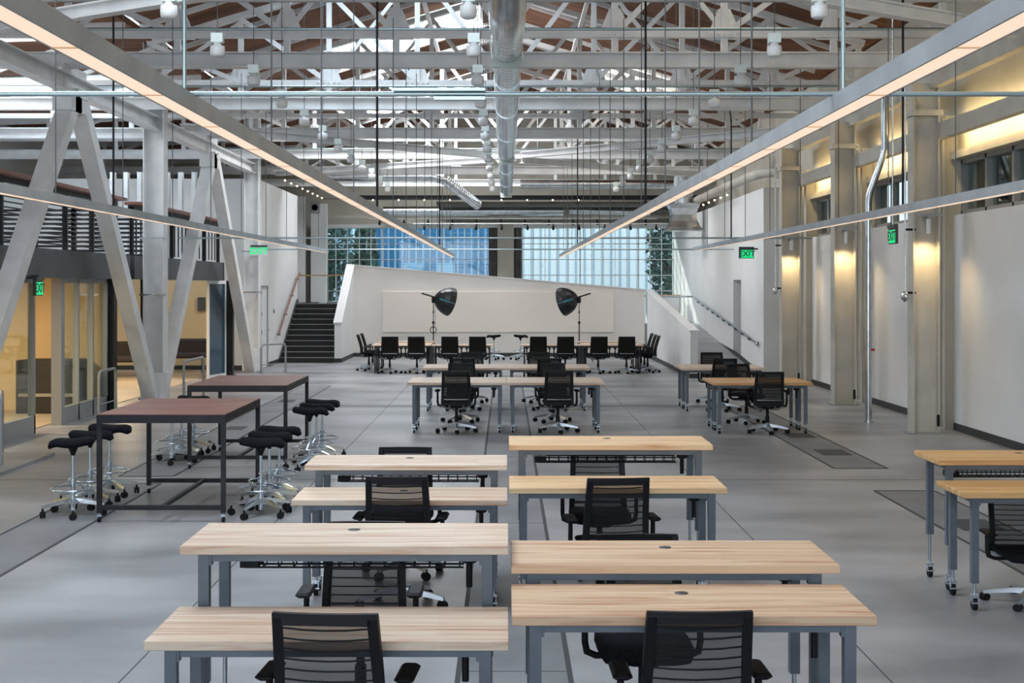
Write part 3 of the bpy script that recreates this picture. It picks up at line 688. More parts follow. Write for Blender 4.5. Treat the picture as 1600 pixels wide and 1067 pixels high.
# ================================================================== PENDANT LIGHT LINES
def pendant(x, y0, y1, label, feeds):
    t = thing('linear_pendant_light', label, 'pendant light', (x, 0, 3.15))
    ln = MB(); gp = MB(); y = y0; k = 0
    MB().box((-.05, y0, .012), (.05, y1, .03)).box((-.055, y0, 0), (-.045, y1, .085)).box((.045, y0, 0), (.055, y1, .085)).box((-.045, y0, .07), (.045, y1, .08)).box((-.02, y0, .08), (.02, y1, .1)).build('housing', M['housing'], t)
    MB().box((-.045, y0, .002), (.045, y1, .012)).build('lens', M['lens'], t)
    y = y0
    while y < y1:
        MB().box((-.0445, y, -.001), (.0445, y+.02, .004)).build('lens_joint', M['lensgap'], t); y += 1.2
    MB().box((-.055, y0-.01, 0), (.055, y0, .085)).box((-.055, y1, 0), (.055, y1+.01, .085)).build('end_cap', M['housing'], t)
    y = 6.6 if y0 < 6.6 else y0
    while y < y1:
        MB().cyl((0, y, .09), (0, y, 2.9), .011 if y == 6.6 else .0065, n=6).build('suspension_rod', M['conduit'] if y == 6.6 else M['rod'], t); y += 2.45
    for yf in feeds: MB().tube([(.03, yf, .08), (.03, yf, 2.6), (.0, yf+.1, 2.9), (-.1, yf+.3, 3.0)], .014, 6).build('power_cable', M['black'], t)
pendant(-1.577, 1.2, 40.4, 'long suspended light line left of centre with a warm lit lens', (16.2, 31.5))
pendant(1.657, 1.2, 40.4, 'long suspended light line right of centre with a warm lit lens', (16.2, 31.5))
pendant(-4.67, 5.0, 35.0, 'long suspended light line at far left in front of the mezzanine', (15.9,))
pendant(4.67, 5.0, 33.2, 'long suspended light line at far right in front of the right wall', (15.9, 28.0))

# ================================================================== BACK END: wall, windows, ducts
YB = 49.6
WN = [(-6.72, -.62, 'window_11'), (.60, 6.2, 'window_12')]
wb = MB().box((-14, YB, 0), (XW+.3, YB+.3, 1.2)).box((-14, YB, 4.42), (XW+.3, YB+.3, 9.5))
for a, b_ in ((-14, -6.72), (-.62, .6), (6.2, XW+.3)): wb.box((a, YB, 1.2), (b_, YB+.3, 4.42))
struct('wall_back', wb, M['beige'])
for x0, x1, nm in WN:
    o = struct(nm, MB().box((x0, YB+.12, 1.2), (x1, YB+.13, 4.42)), M['glass'])
    f = MB(); n = round((x1-x0)/.43)
    for k in range(n+1):
        xx = x0+(x1-x0)*k/n; wd = .05 if k % 5 == 0 else .022; f.box((xx-wd/2, YB+.08, 1.2), (xx+wd/2, YB+.16, 4.42))
    for k in range(6): f.box((x0, YB+.08, 1.52+k*.58-.014), (x1, YB+.16, 1.52+k*.58+.014))
    f.build('window_frame', M['framew'], o)
def curtain(x0, x1, z0, z1, m, label):
    n = int((x1-x0)/.02); top = []
    vs = []; fs = []
    for k in range(n+1):
        x = x0+(x1-x0)*k/n; y = .05*math.sin(k*.9)
        vs += [(x, y, z0), (x, y, z1), (x, y+.01, z1), (x, y+.01, z0)]
    for k in range(n):
        a = k*4; b_ = a+4
        fs += [(a, b_, b_+1, a+1), (a+3, a+2, b_+2, b_+3)]
    mb = MB(); mb.add(vs, fs, True); o = mb.build('curtain', m, loc=(0, 49.35, 0)); tag(o, label, 'curtain'); return o
curtain(-7.15, -6.75, 1.72, 4.45, M['curtain'], 'gathered dark curtain at the left end of the left window')
curtain(-6.8, -6.55, 1.72, 4.4, M['curtaintan'], 'narrow olive curtain edge in the left window')
curtain(-.62, -.3, 1.4, 4.45, M['curtain'], 'gathered dark curtain left of the middle pillar')
curtain(.3, .58, 1.2, 4.45, M['curtain'], 'gathered dark curtain right of the middle pillar')
curtain(6.2, 6.5, 1.1, 4.4, M['curtaintan'], 'olive curtain at the right end of the right window')
trim(MB().box((-.3, 49.1, 1.2), (.3, 49.6, 4.6)).box((-.02, 49.06, 1.2), (.02, 49.1, 4.6)), M['beige'])
trim(MB().box((-7, 49.2, 4.42), (6.6, 49.55, 4.55)), M['white'])
trim(MB().box((-6.9, 47.6, 1.71), (-6.9+.0+.55, 48, 5.2)).box((-7.6, 46.9, 1.71), (-7.0, 47, 5.4)), M['wallw'])
trim(MB().box((-5.6, 46.2, 5.25), (7, 46.4, 5.4)), M['blacksteel'])
trim(MB().box((-2.4, 46.5, 5.1), (7, 49.6, 5.2)), M['curtain'])
trim(MB().box((-7, 48.9, 4.75), (7, 49.0, 4.85)), M['cream'])
def duct(pts, r, label, m='galv', corr=False):
    t = thing('round_duct', label, 'duct', pts[0]); p0 = Vector(pts[0]); P = [tuple(Vector(p)-p0) for p in pts]
    MB().tube(P, r, 18).build('duct_run', M[m], t)
    b_ = MB()
    for a, c in zip(P[:-1], P[1:]):
        a, c = Vector(a), Vector(c); L = (c-a).length; n = int(L/(.09 if corr else .7)); d_ = (c-a).normalized()
        for k in range(n): q = a+d_*(k+.5)*L/max(n, 1); b_.cyl(q-d_*.015, q+d_*.015, r+.012, n=18)
    b_.build('duct_rib', M[m], t)
    for q in (P[0], P[1]):
        xx = q[0]*.9+.1*P[1][0]; MB().cyl((xx, 0, 0), (xx, 0, roofz(pts[0][0]+xx)-pts[0][2]), .008, n=6).build('hanger', M['galv'], t)
duct([(-6.3, 43.7, 5.85), (-2.4, 43.7, 5.85), (-2.0, 43.7, 5.75), (-.9, 44.6, 4.95)], .16, 'ribbed flexible duct bending down left of the centre at the far end', corr=True)
duct([(.5, 45.4, 5.72), (6.3, 45.4, 5.72)], .16, 'horizontal round duct at the far end right of the spiral duct')
duct([(-4.4, 48.4, 4.98), (2.1, 48.4, 4.98)], .17, 'bright horizontal round duct just above the far windows')
duct([(2.3, 48.4, 5.0), (5.2, 48.4, 4.95)], .13, 'thinner horizontal duct above the right window')
t = thing('flared_duct_outlet', 'large flared sheet metal duct outlet hanging at far right above the ramp', 'duct', (5.55, 42, 4.0))
secs = []
for z, hw, hd in ((0, .62, .5), (.12, .48, .42), (.3, .4, .36), (.5, .37, .33), (.7, .42, .35), (.85, .5, .4)):
    secs.append([(-hw, -hd, z), (hw, -hd, z), (hw, hd, z), (-hw, hd, z)])
MB().sections(secs, False).build('flare', M['galv'], t); MB().cyl((0, 0, .85), (0, 0, 1.7), .3, n=20).build('riser', M['galv'], t)
# track lights
for z, y, x0, x1, lb, n in ((4.62, 47, -4.8, 5.3, 'upper', 12), (4.42, 46.4, -3.2, 5.6, 'lower', 10)):
    t = thing('track_light', 'white lighting track with small black heads before the far windows, %s one' % lb, 'track light', (0, y, z))
    MB().box((x0, -.02, 0), (x1, .02, .04)).build('track', M['white'], t)
    for k in range(n):
        x = x0+.4+(x1-x0-.8)*k/(n-1); MB().cyl((x, 0, 0), (x, -.02, -.1), .02, n=8).cyl((x, .03, -.1), (x, -.08, -.18), .045, n=10).build('lamp_head', M['black'], t)
    for x in (x0+1, 0, x1-1): MB().cyl((x, 0, .04), (x, 0, 1.2), .006, n=6).build('suspension_rod', M['rod'], t)
sb = thing('string_lights', 'string of small warm bulbs across the far end below the roof', 'lights', (0, 45, 5.16))
MB().cyl((-6.2, 0, .04), (3.5, 0, .04), .008, n=6).build('cable', M['black'], sb)
for k in range(10): MB().lathe([(0, -.03), (.025, -.01), (.025, .01), (0, .03)], (-5.3+k*.86, 0, 0), 8).build('bulb', M['bulb'], sb)
sb = thing('string_lights', 'row of warm bulbs receding along the far left under the roof', 'lights', (-6.3, 38, 5.3))
MB().cyl((0, 0, .04), (0, 9, .04), .008, n=6).build('cable', M['black'], sb)
for k in range(8): MB().lathe([(0, -.03), (.028, -.01), (.028, .01), (0, .03)], (0, .4+k*1.1, 0), 8).build('bulb', M['bulb'], sb)
sb = thing('string_lights', 'row of warm bulbs receding at the far right above the ramp wall', 'lights', (6.0, 36, 4.75))
MB().cyl((0, 0, .04), (0, 9, .04), .008, n=6).build('cable', M['black'], sb)
for k in range(8): MB().lathe([(0, -.03), (.028, -.01), (.028, .01), (0, .03)], (0, .4+k*1.1, 0), 8).build('bulb', M['bulb'], sb)
t = thing('wall_speaker', 'small dark loudspeaker on the far left pillar below the roof', 'speaker', (-6.6, 46.6, 5.0))
MB().rbox((-.16, -.1, -.2), (.16, .1, .2), .02).build('cabinet', M['frame'], t); MB().lathe([(0, 0), (.1, 0), (.11, .02)], (0, -.1, 0), 14, (0, -1, 0)).build('cone', M['black'], t)

# ================================================================== EXIT SIGNS
def exit_sign(loc, rz, label, pal=False, wd=.34, hg=.22, tall=.24):
    t = thing('exit_sign', label, 'exit sign', loc, rz)
    MB().box((-wd/2-.015, 0, hg), (wd/2+.015, .06, hg+.05)).build('canopy', M['exitdk'], t)
    if pal:
        MB().box((-wd/2, .02, 0), (wd/2, .03, hg)).build('panel', M['white'], t)
        l = lettering('EXIT', tall, M['green'], parent=t, bold=.006); l.location = (0, .017, hg/2); l.rotation_euler = (R(90), 0, 0)
    else:
        MB().box((-wd/2-.015, .02, -.015), (wd/2+.015, .06, hg)).build('case', M['exitdk'], t)
        MB().box((-wd/2+.03, .012, 0), (wd/2-.0, .02, hg-.03)).build('panel', M['green'], t)
        l = lettering('EXIT', tall*.8, M['exitdk'], parent=t, bold=.004); l.location = (.01, .01, hg/2-.015); l.rotation_euler = (R(90), 0, 0)
    return t
t = exit_sign((5.92, 33.0, 2.98), 0, 'green lit exit sign in a dark case above the ramp on the right'); MB().box((.1, .02, .2), (.29, .06, .24)).build('bracket', M['exitdk'], t)
t = exit_sign((-6.55, 35.65, 3.1), R(0), 'exit sign with green letters on white beside the far left column', pal=True, wd=.42); MB().box((-.15, .03, .22), (-.1, .3, .26)).build('bracket', M['exitdk'], t)
t = exit_sign((5.7, 19.9, 2.93), R(-90), 'green exit sign seen edge-on hanging before the right wall'); MB().cyl((0, .03, .26), (0, .03, 4.6), .012, n=8).build('hanging_rod', M['galv'], t)
t = exit_sign((-7.06, 20.4, 2.16), R(90), 'green exit sign seen edge-on by the doorway of the glass room', wd=.3); MB().box((-.02, .02, .24), (.02, .2, .3)).build('bracket', M['exitdk'], t)
# ================================================================== FURNITURE
def caster(mb_w, mb_f, x, y, r=.035, rot=0, top=.12):
    c, s = math.cos(rot), math.sin(rot)
    for k in (-1, 1):
        mb_w.cyl((x+k*.006*c, y+k*.006*s, r), (x+k*.024*c, y+k*.024*s, r), r, n=14)
    mb_f.cyl((x, y, r), (x, y, top), .011, n=8)
def star(t, R_, mb_leg_z, m, n=5, rot=0.3):
    """five spoked base: spokes and casters are parts"""
    for k in range(n):
        a = rot+2*math.pi*k/n; c, s = math.cos(a), math.sin(a)
        secs = []
        for u, z, wd, hh in ((.03, mb_leg_z, .03, .026), (R_*.4, mb_leg_z-.006, .027, .021), (R_*.8, mb_leg_z-.026, .022, .016), (R_+.01, mb_leg_z-.042, .018, .013)):
            secs.append([(c*u-s*wd, s*u+c*wd, z-hh), (c*u+s*wd, s*u-c*wd, z-hh), (c*u+s*wd*.6, s*u-c*wd*.6, z+hh), (c*u-s*wd*.6, s*u+c*wd*.6, z+hh)])
        MB().sections(secs, False).build('base_spoke', m, t)
        w_ = MB(); caster(w_, w_, c*R_, s*R_, .034, a+random.uniform(-1, 1), mb_leg_z-.04)
        w_.build('caster', M['rubber'], t)
    MB().cyl((0, 0, mb_leg_z-.03), (0, 0, mb_leg_z+.04), .035, n=16).build('hub', m, t)
# --- mesh task chair, faces +Y
def back_y(z):                       # curve of the back in side view
    u = (z-.44)/.53
    return -.205-.10*u**1.6+.03*math.sin(u*math.pi)*(1-u)
def half_w(z): u = (z-.44)/.53; return .235-.02*u
def make_chair():
    t = thing('office_chair', 'x', 'office chair')
    star(t, .31, .12, M['alu'], rot=R(90+36+4))
    MB().cyl((0, 0, .1), (0, 0, .4), .024, n=14).cyl((0, 0, .1), (0, 0, .26), .032, n=14).build('gas_column', M['black'], t)
    MB().rbox((-.1, -.13, .385), (.1, .12, .44), .02).build('tilt_mechanism', M['black'], t)
    yk = MB()
    for s in (-1, 1): yk.tube([(s*.04, -.06, .38), (s*.14, -.15, .385), (s*.225, -.205, .435)], [.02, .018, .014], 8)
    yk.build('back_yoke', M['alu'], t)
    # seat
    secs = []
    for k in range(11):
        y = -.2+.45*k/10; e = abs(k-5)/5; w_ = .245*(1-.12*e**4); th = .032*(1-.6*e**6); z = .478-(.035*((k-7)/3)**2 if k > 7 else 0)
        ring = []
        for q in range(16):
            a = 2*math.pi*q/16; ca, sa = math.cos(a), math.sin(a)
            ring.append((w_*math.copysign(abs(ca)**.5, ca), y, z+th*math.copysign(abs(sa)**.7, sa)+.008*(ca*ca)))
        secs.append(ring)
    MB().sections(secs).build('seat', M['fabric'], t)
    # back frame
    f = MB(); N = 12; zs = [.44+.53*k/N for k in range(N+1)]
    for s in (-1, 1):
        secs = []
        for z in zs:
            x = s*half_w(z); y = back_y(z)
            secs.append([(x-s*.044, y-.010, z), (x, y-.014, z), (x+s*.002, y+.02, z), (x-s*.03, y+.012, z)])
        f.sections(secs, False)
    for z, h_ in ((.965, .022), (.452, .03)):
        hw = half_w(z); secs = []
        for k in range(9):
            x = -hw+2*hw*k/8; dy = -.02*(1-(2*k/8-1)**2); y = back_y(z)+dy
            secs.append([(x, y-.012, z-h_/2), (x, y+.016, z-h_/2), (x, y+.016, z+h_/2), (x, y-.012, z+h_/2)])
        f.sections(secs, False)
    f.build('back_frame', M['black'], t)
    # knit panel
    vs = []; fs = []; nx = 10; nz = 14
    for i in range(nz+1):
        z = .46+.5*i/nz
        for k in range(nx+1):
            u = 2*k/nx-1; vs.append((u*(half_w(z)-.03), back_y(z)-.02*(1-u*u)+.004, z))
    for i in range(nz):
        for k in range(nx): a = i*(nx+1)+k; fs.append((a, a+1, a+nx+2, a+nx+1))
    MB().add(vs, fs, True).build('back_mesh', M['mesh'], t)
    b_ = MB()
    for i in range(10):
        z = .50+i*.0455; hw = half_w(z)-.035
        b_.tube([(u*hw, back_y(z)-.02*(1-u*u), z-.006*(1-u*u)) for u in (-1, -.5, 0, .5, 1)], .0042, 5)
    b_.box((-half_w(.93)+.04, back_y(.93)-.026, .925), (half_w(.93)-.04, back_y(.93)-.0, .955))
    b_.build('back_slats', M['black'], t)
    z = .53; hw = half_w(z)-.045
    MB().tube([(u*hw, back_y(z)-.03-.014*(1-u*u), z) for u in (-1, -.5, 0, .5, 1)], .008, 6).build('lumbar_highlight', M['alu'], t)  # highlight across the lumbar curve, shaped as a pale bar
    for s in (-1, 1):
        MB().tube([(s*.12, -.02, .41), (s*.24, -.02, .41), (s*.285, -.02, .43), (s*.295, -.02, .48), (s*.295, -.03, .64)], [.016, .018, .02, .018, .016], 8).build('arm_post', M['black'], t)
        MB().rbox((s*.295-.042, -.13, .64), (s*.295+.042, .11, .668), .012).build('armrest', M['black'], t)
    return t
CH = make_chair(); CU = [False]
def chair(x, yb, facing, label, group='black mesh office chairs', dr=0):
    """yb = y of the chair back; facing 'away' from the camera or 'toward'"""
    if facing == 'away': return place(CH, CU, (x, yb+.27, 0), R(dr), label, group)
    if facing == 'toward': return place(CH, CU, (x, yb-.27, 0), R(180+dr), label, group)
    if facing == 'right': return place(CH, CU, (x+.27, yb, 0), R(-90+dr), label, group)
    if facing == 'left': return place(CH, CU, (x-.27, yb, 0), R(90+dr), label, group)

# --- adjustable maple desk
def desk(x0, x1, yf, h, label, wood='maple', frame='slate', D=.61, tray=False, group='height adjustable desks on casters', slim=False, crank=True):
    W = x1-x0; t = thing('adjustable_desk', label, 'desk', ((x0+x1)/2, yf+D/2, 0), group=group)
    th = .04 if not slim else .03
    MB().rbox((-W/2, -D/2, h-th), (W/2, D/2, h), .003).build('tabletop', M[wood], t)
    fm = M[frame]; ls = .05 if not slim else .035
    ix, iy = W/2-.075-ls/2, D/2-.05-ls/2; zt = h-th
    a = MB()
    for s in (-1, 1):
        a.box((-ix, s*iy-.015, zt-.042), (ix, s*iy+.015, zt)); a.box((s*ix-.015, -iy, zt-.042), (s*ix+.015, iy, zt))
    a.build('apron_frame', fm, t)
    for sx in (-1, 1):
        for sy in (-1, 1):
            x, y = sx*ix, sy*iy
            if slim:
                MB().box((x-ls/2, y-ls/2, .02), (x+ls/2, y+ls/2, zt)).build('leg', fm, t); continue
            zb = max(.13, zt-.61)
            l = MB().box((x-ls/2, y-ls/2, zb), (x+ls/2, y+ls/2, zt)).box((x-sx*(ls/2+.012), y-ls/2+.004, zt-.06), (x-sx*ls/2, y+ls/2-.004, zt-.005)).build('leg', fm, t)
            if zb > .14: MB().cyl((x, y, .11), (x, y, zb+.02), .012, n=10).build('telescopic_rod', M['alu'], l)
            w_ = MB().cyl((x-.014, y, .04), (x+.014, y, .04), .04, n=16); w_.build('caster_wheel', M['rubber'], l)
            MB().box((x-.02, y-.02, .06), (x-.016, y+.02, .1)).box((x+.016, y-.02, .06), (x+.02, y+.02, .1)).box((x-.028, y-.024, .098), (x+.028, y+.024, .11)).cyl((x, y, .1), (x, y, .135), .014, n=10).box((x-.03, y-.04, .05), (x+.03, y-.024, .06)).build('caster_fork', M['chrome'], l)
    if not slim:
        MB().lathe([(0, .002), (.03, .002), (.031, 0), (.031, -.001)], (0, .12, h), 18).build('grommet', M['exitdk'], t)
    if crank and not slim:
        MB().rbox((ix-.13, -.02, zt-.10), (ix-.05, .06, zt-.005), .01).cyl((ix-.09, .02, zt-.1), (ix-.09, .02, zt-.22), .016, n=10).build('crank_box', M['black'], t)
    if tray:
        b_ = MB(); y0, y1 = .1, .22
        for z, yy in ((zt-.105, y0), (zt-.105, y1), (zt-.145, y0+.02), (zt-.145, y1-.02)): b_.cyl((-ix+.12, yy, z), (ix-.12, yy, z), .0055, n=5)
        for k in range(15):
            x = -ix+.14+(2*ix-.28)*k/14; b_.tube([(x, y0, zt-.04), (x, y0, zt-.105), (x, y0+.02, zt-.145), (x, y1-.02, zt-.145), (x, y1, zt-.105)], .004, 4)
        b_.box((-ix+.1, y0, zt-.145), (-ix+.19, y1, zt-.10))
        b_.build('cable_tray', M['black'], t)
    return t
xl0, xl1, xr0, xr1 = -1.51, .013, .026, 1.55
desk(xl0, xl1, 5.6, .817, 'maple desk nearest the camera in the left column, a chair pushed against it')
desk(xl0, xl1, 6.22, 1.093, 'raised maple desk directly behind the nearest left desk, cable tray beneath', tray=True)
desk(xl0, xl1, 9.46, .79, 'maple desk third from the camera in the left column')
desk(xl0, xl1, 10.08, .953, 'raised maple desk fourth from the camera in the left column', tray=True)
desk(xr0, xr1, 5.6, .921, 'maple desk nearest the camera in the right column', 'tanned')
desk(xr0, xr1, 6.22, 1.005, 'maple desk second in the right column, slightly higher than the one before it', 'tanned')
desk(xr0, xr1, 9.39, .885, 'honey maple desk third from the camera in the right column', 'gold')
desk(xr0, xr1, 10.04, 1.109, 'raised honey maple desk fourth in the right column, cable tray beneath', 'gold', tray=True)
desk(3.225, 4.75, 9.46, .84, 'warm lit maple desk cut off at the right picture edge, the lower of two', 'honey')
desk(3.25, 4.775, 10.08, .99, 'warm lit raised maple desk cut off at the right picture edge, the higher of two', 'honey', tray=True)
for k, (y, h) in enumerate(((20.9, .79), (24.6, .79))):
    nm = ['nearer cluster', 'farther cluster'][k]
    for d2 in (0, 1):
        sd = ['front', 'rear'][d2]
        desk(-1.53, .005, y+d2*.615, h, 'pale desk in the middle of the hall, %s, %s left' % (nm, sd), group='paired desks mid hall')
        desk(.012, 1.545, y+d2*.615, h, 'pale desk in the middle of the hall, %s, %s right' % (nm, sd), group='paired desks mid hall')
        desk(3.22, 4.76, y-.1+d2*.615, h, 'tan desk toward the right wall, %s, %s one' % (nm, sd), 'honey' if k == 0 else 'maple', group='paired desks at the right')
# far row of slim tables
for x0, x1, y, l in ((-3.5, -1.96, 35.0, 'front left end of the far left row'), (-1.93, -.33, 35.0, 'right end of the far left row'), (-3.5, -1.96, 35.63, 'behind the left end table of the far left row'), (-3.5, -1.96, 36.9, 'rearmost at the far left'),
                     (.4, 1.98, 35.0, 'left end of the far right row'), (2.0, 3.6, 35.0, 'right end of the far right row'), (2.0, 3.6, 35.63, 'behind the right end table of the far right row'), (2.0, 3.6, 36.9, 'rearmost at the far right')):
    t = desk(x0, x1, y, .75, 'pale topped black legged table, %s' % l, 'farwood', 'blacksteel', slim=True, group='slim black legged tables in the far rows')
for x, s in ((-1.945, 'left'), (1.99, 'right')):
    tag(MB().box((x-.06, 35.3, 0), (x+.06, 35.5, .72)).build('power_pedestal', M['exitdk']), 'narrow black pedestal under the joint of the far %s tables' % s, 'pedestal')

# chairs
chair(-.71, 5.47, 'away', 'mesh office chair at the nearest left desk, cut by the lower picture edge', dr=-4)
chair(.785, 5.5, 'away', 'mesh office chair at the nearest right desk, cut by the lower picture edge', dr=1)
chair(-.78, 7.5, 'toward', 'office chair seen through the legs of the nearest raised left desk')
chair(.70, 7.12, 'toward', 'office chair hidden behind the second right desk, only its top edge showing')
chair(-.745, 9.35, 'away', 'office chair pushed against the third left desk', dr=-2)
chair(.75, 9.28, 'away', 'office chair pushed against the third right desk, arms spread', dr=5)
chair(-.82, 10.98, 'toward', 'office chair whose top edge shows above the fourth left desk')
chair(.75, 11.0, 'toward', 'office chair seen under the fourth right desk, behind its cable tray')
c_ = place(CH, CU, (3.8, 9.74, 0), R(176), 'lowered office chair cut off at the right picture edge under the warm lit desks', 'black mesh office chairs'); c_.scale = (1, 1, .77)
chair(-.77, 20.82, 'away', 'office chair before the nearer middle desks, left')
chair(.82, 20.82, 'away', 'office chair before the nearer middle desks, right', dr=2)
chair(-.76, 22.9, 'toward', 'office chair behind the nearer middle desks, left')
chair(.8, 22.9, 'toward', 'office chair behind the nearer middle desks, right')
chair(-.78, 24.5, 'away', 'office chair before the farther middle desks, left')
chair(.8, 24.5, 'away', 'office chair before the farther middle desks, right')
chair(-.66, 26.7, 'toward', 'office chair behind the farther middle desks, left')
chair(.66, 26.7, 'toward', 'office chair behind the farther middle desks, right')
chair(4.08, 20.68, 'away', 'office chair before the nearer desks at the right wall', dr=-4)
chair(4.02, 22.7, 'toward', 'office chair behind the nearer desks at the right wall', dr=20)
chair(3.98, 24.4, 'away', 'office chair before the farther desks at the right wall')
chair(4.08, 26.6, 'toward', 'office chair behind the farther desks at the right wall')
for k, x in enumerate((-3.03, -2.32, -1.45, -.72)):
    chair(x, 34.88, 'away', 'dark office chair in the far left row, %s from the left' % ['first', 'second', 'third', 'fourth'][k], 'far row chairs', dr=[6, 0, 0, -2][k])
for k, x in enumerate((.85, 1.56, 2.42, 3.16)):
    chair(x, 34.88, 'away', 'dark office chair in the far right row, %s from the left' % ['first', 'second', 'third', 'fourth'][k], 'far row chairs', dr=[0, 0, 2, -3][k])
for k, y in enumerate((36.2, 37.2)): chair(-3.95, y, 'right', 'office chair seen from the side at the left end of the far left row, %s' % ['nearer', 'farther'][k], 'far row chairs')
for k, y in enumerate((35.5, 36.3, 37.2)): chair(4.02, y, 'left', 'office chair seen from the side at the right end of the far right row, %s' % ['nearest', 'middle', 'farthest'][k], 'far row chairs')
place(CH, CU, (-8.75, 17.6, .012), R(70), 'brownish office chair at the near side of the meeting table behind glass', 'chairs in the glass room')
place(CH, CU, (-8.7, 19.3, .012), R(95), 'office chair at the middle of the meeting table behind glass', 'chairs in the glass room')
place(CH, CU, (-8.75, 20.8, .012), R(110), 'office chair at the far side of the meeting table behind glass', 'chairs in the glass room')

M['mesh_far'] = veil('knit_mesh_dense', (.012, .011, .010), .9); M['olive'] = mat('olive_black_mesh', (.016, .015, .012), .85, spec=.15)
for o in list(SC.objects):
    if o.name.startswith('back_mesh') and o.parent and o.parent.location.y > 15:
        m_ = M['olive'] if o.parent.get('group') == 'far row chairs' else M['mesh_far']
        o.material_slots[0].link = 'OBJECT'; o.material_slots[0].material = m_

# --- tall tables
def tall_table(x0, x1, y0, y1, h, label):
    t = thing('tall_table', label, 'table', ((x0+x1)/2, (y0+y1)/2, 0), group='tall reclaimed wood tables'); W, D = (x1-x0)/2, (y1-y0)/2
    MB().box((-W+.004, -D+.004, h-.04), (W-.004, D-.004, h)).build('tabletop', M['redwood'], t)
    MB().box((-W, -D, h-.085), (W, -D+.04, h-.006)).box((-W, D-.04, h-.085), (W, D, h-.006)).box((-W, -D+.04, h-.085), (-W+.04, D-.04, h-.006)).box((W-.04, -D+.04, h-.085), (W, D-.04, h-.006)).build('edge_frame', M['blacksteel'], t)
    for sx in (-1, 1):
        for sy in (-1, 1):
            x, y = sx*(W-.0225), sy*(D-.0225)
            l = MB().box((x-.022, y-.022, .09), (x+.022, y+.022, h-.085)).build('leg', M['blacksteel'], t)
            MB().cyl((x-.012, y, .03), (x+.012, y, .03), .03, n=14).build('caster_wheel', M['rubber'], l)
            MB().cyl((x, y, .03), (x, y, .095), .012, n=8).box((x-.02, y-.018, .055), (x+.02, y+.018, .075)).build('caster_fork', M['alu'], l)
    MB().box((-W, -D+.002, .12), (W, -D+.042, .165)).build('front_stretcher', M['blacksteel'], t)
    MB().box((-W, D-.042, .12), (W, D-.002, .165)).build('rear_stretcher', M['blacksteel'], t)
    MB().box((-.02, -D+.04, .125), (.02, D-.04, .16)).build('middle_stretcher', M['blacksteel'], t)
tall_table(-3.97, -2.72, 13.04, 14.9, 1.05, 'tall table with reddish reclaimed top and black frame, the nearer one')
tall_table(-3.99, -2.74, 16.85, 18.7, 1.05, 'tall table with reddish reclaimed top and black frame, the farther one')

# --- saddle stool
def make_stool():
    t = thing('saddle_stool', 'x', 'stool')
    star(t, .3, .15, M['chrome'], rot=R(100))
    MB().cyl((0, 0, .06), (0, 0, .36), .024, n=14).cyl((0, 0, .3), (0, 0, .66), .015, n=12).build('column', M['chrome'], t)
    MB().tube([(.215*math.cos(a), .215*math.sin(a), .27) for a in [2*math.pi*k/28 for k in range(28)]], .009, 7, closed=True).build('foot_ring', M['chrome'], t)
    f = MB()
    for k in range(3): a = 2*math.pi*k/3+.4; f.bar((.02*math.cos(a), .02*math.sin(a), .34), (.212*math.cos(a), .212*math.sin(a), .272), .014, .008)
    f.cyl((0, 0, .325), (0, 0, .365), .032, n=14)
    f.build('ring_spokes', M['chrome'], t)
    MB().lathe([(.018, .6), (.025, .62), (.05, .68), (.06, .70)], n=14).build('seat_mount', M['black'], t)
    secs = []; K = 16
    for k in range(K+1):
        u = k/K; x = -.22+.46*u
        roll = max(0, (u-.72)/.28); z = .735+.012*math.cos(u*6)-.055*roll**2; th = .032+.012*math.sin(math.pi*min(1, u*1.1)) + .012*roll
        end = min(1, math.sqrt(max(0, 1-((abs(u-.5)-.42)/.08)**2))) if abs(u-.5) > .42 else 1
        end = max(end, .12); hw = .14+.05*math.sin(u*math.pi)
        secs.append([(x, hw*end*math.copysign(abs(math.cos(a))**.6, math.cos(a)), z+th*end*math.copysign(abs(math.sin(a))**.8, math.sin(a))) for a in [2*math.pi*q/14 for q in range(14)]])
    MB().sections(secs).build('saddle_seat', M['fabric'], t)
    return t
ST = make_stool(); SU = [False]
def stool(x, y, rz, label): return place(ST, SU, (x, y, 0), rz, label, 'black saddle stools on chrome bases')
for k, (x, y, r_) in enumerate(((-4.33, 13.45, 188), (-4.36, 14.1, 10), (-4.35, 14.75, 2))): stool(x, y, R(r_), 'black saddle stool left of the nearer tall table, %s' % nth(k))
for k, (x, y, r_) in enumerate(((-2.45, 13.45, 4), (-2.46, 14.0, -3), (-2.45, 14.55, 2))): stool(x, y, R(r_), 'black saddle stool right of the nearer tall table, %s' % nth(k))
for k, (x, y, r_) in enumerate(((-4.33, 17.45, 180), (-4.34, 18.0, 15), (-4.32, 18.6, 8))): stool(x, y, R(r_), 'black saddle stool left of the farther tall table, %s' % nth(k))
for k, (x, y, r_) in enumerate(((-2.45, 16.8, 5), (-2.45, 17.4, 0), (-2.45, 17.95, -4))): stool(x, y, R(r_), 'black saddle stool right of the farther tall table, %s' % nth(k))
stool(-.36, 41.6, R(180), 'dark stool before the slanted wall, left of the pair'); stool(.46, 41.6, 0, 'dark stool before the slanted wall, right of the pair')

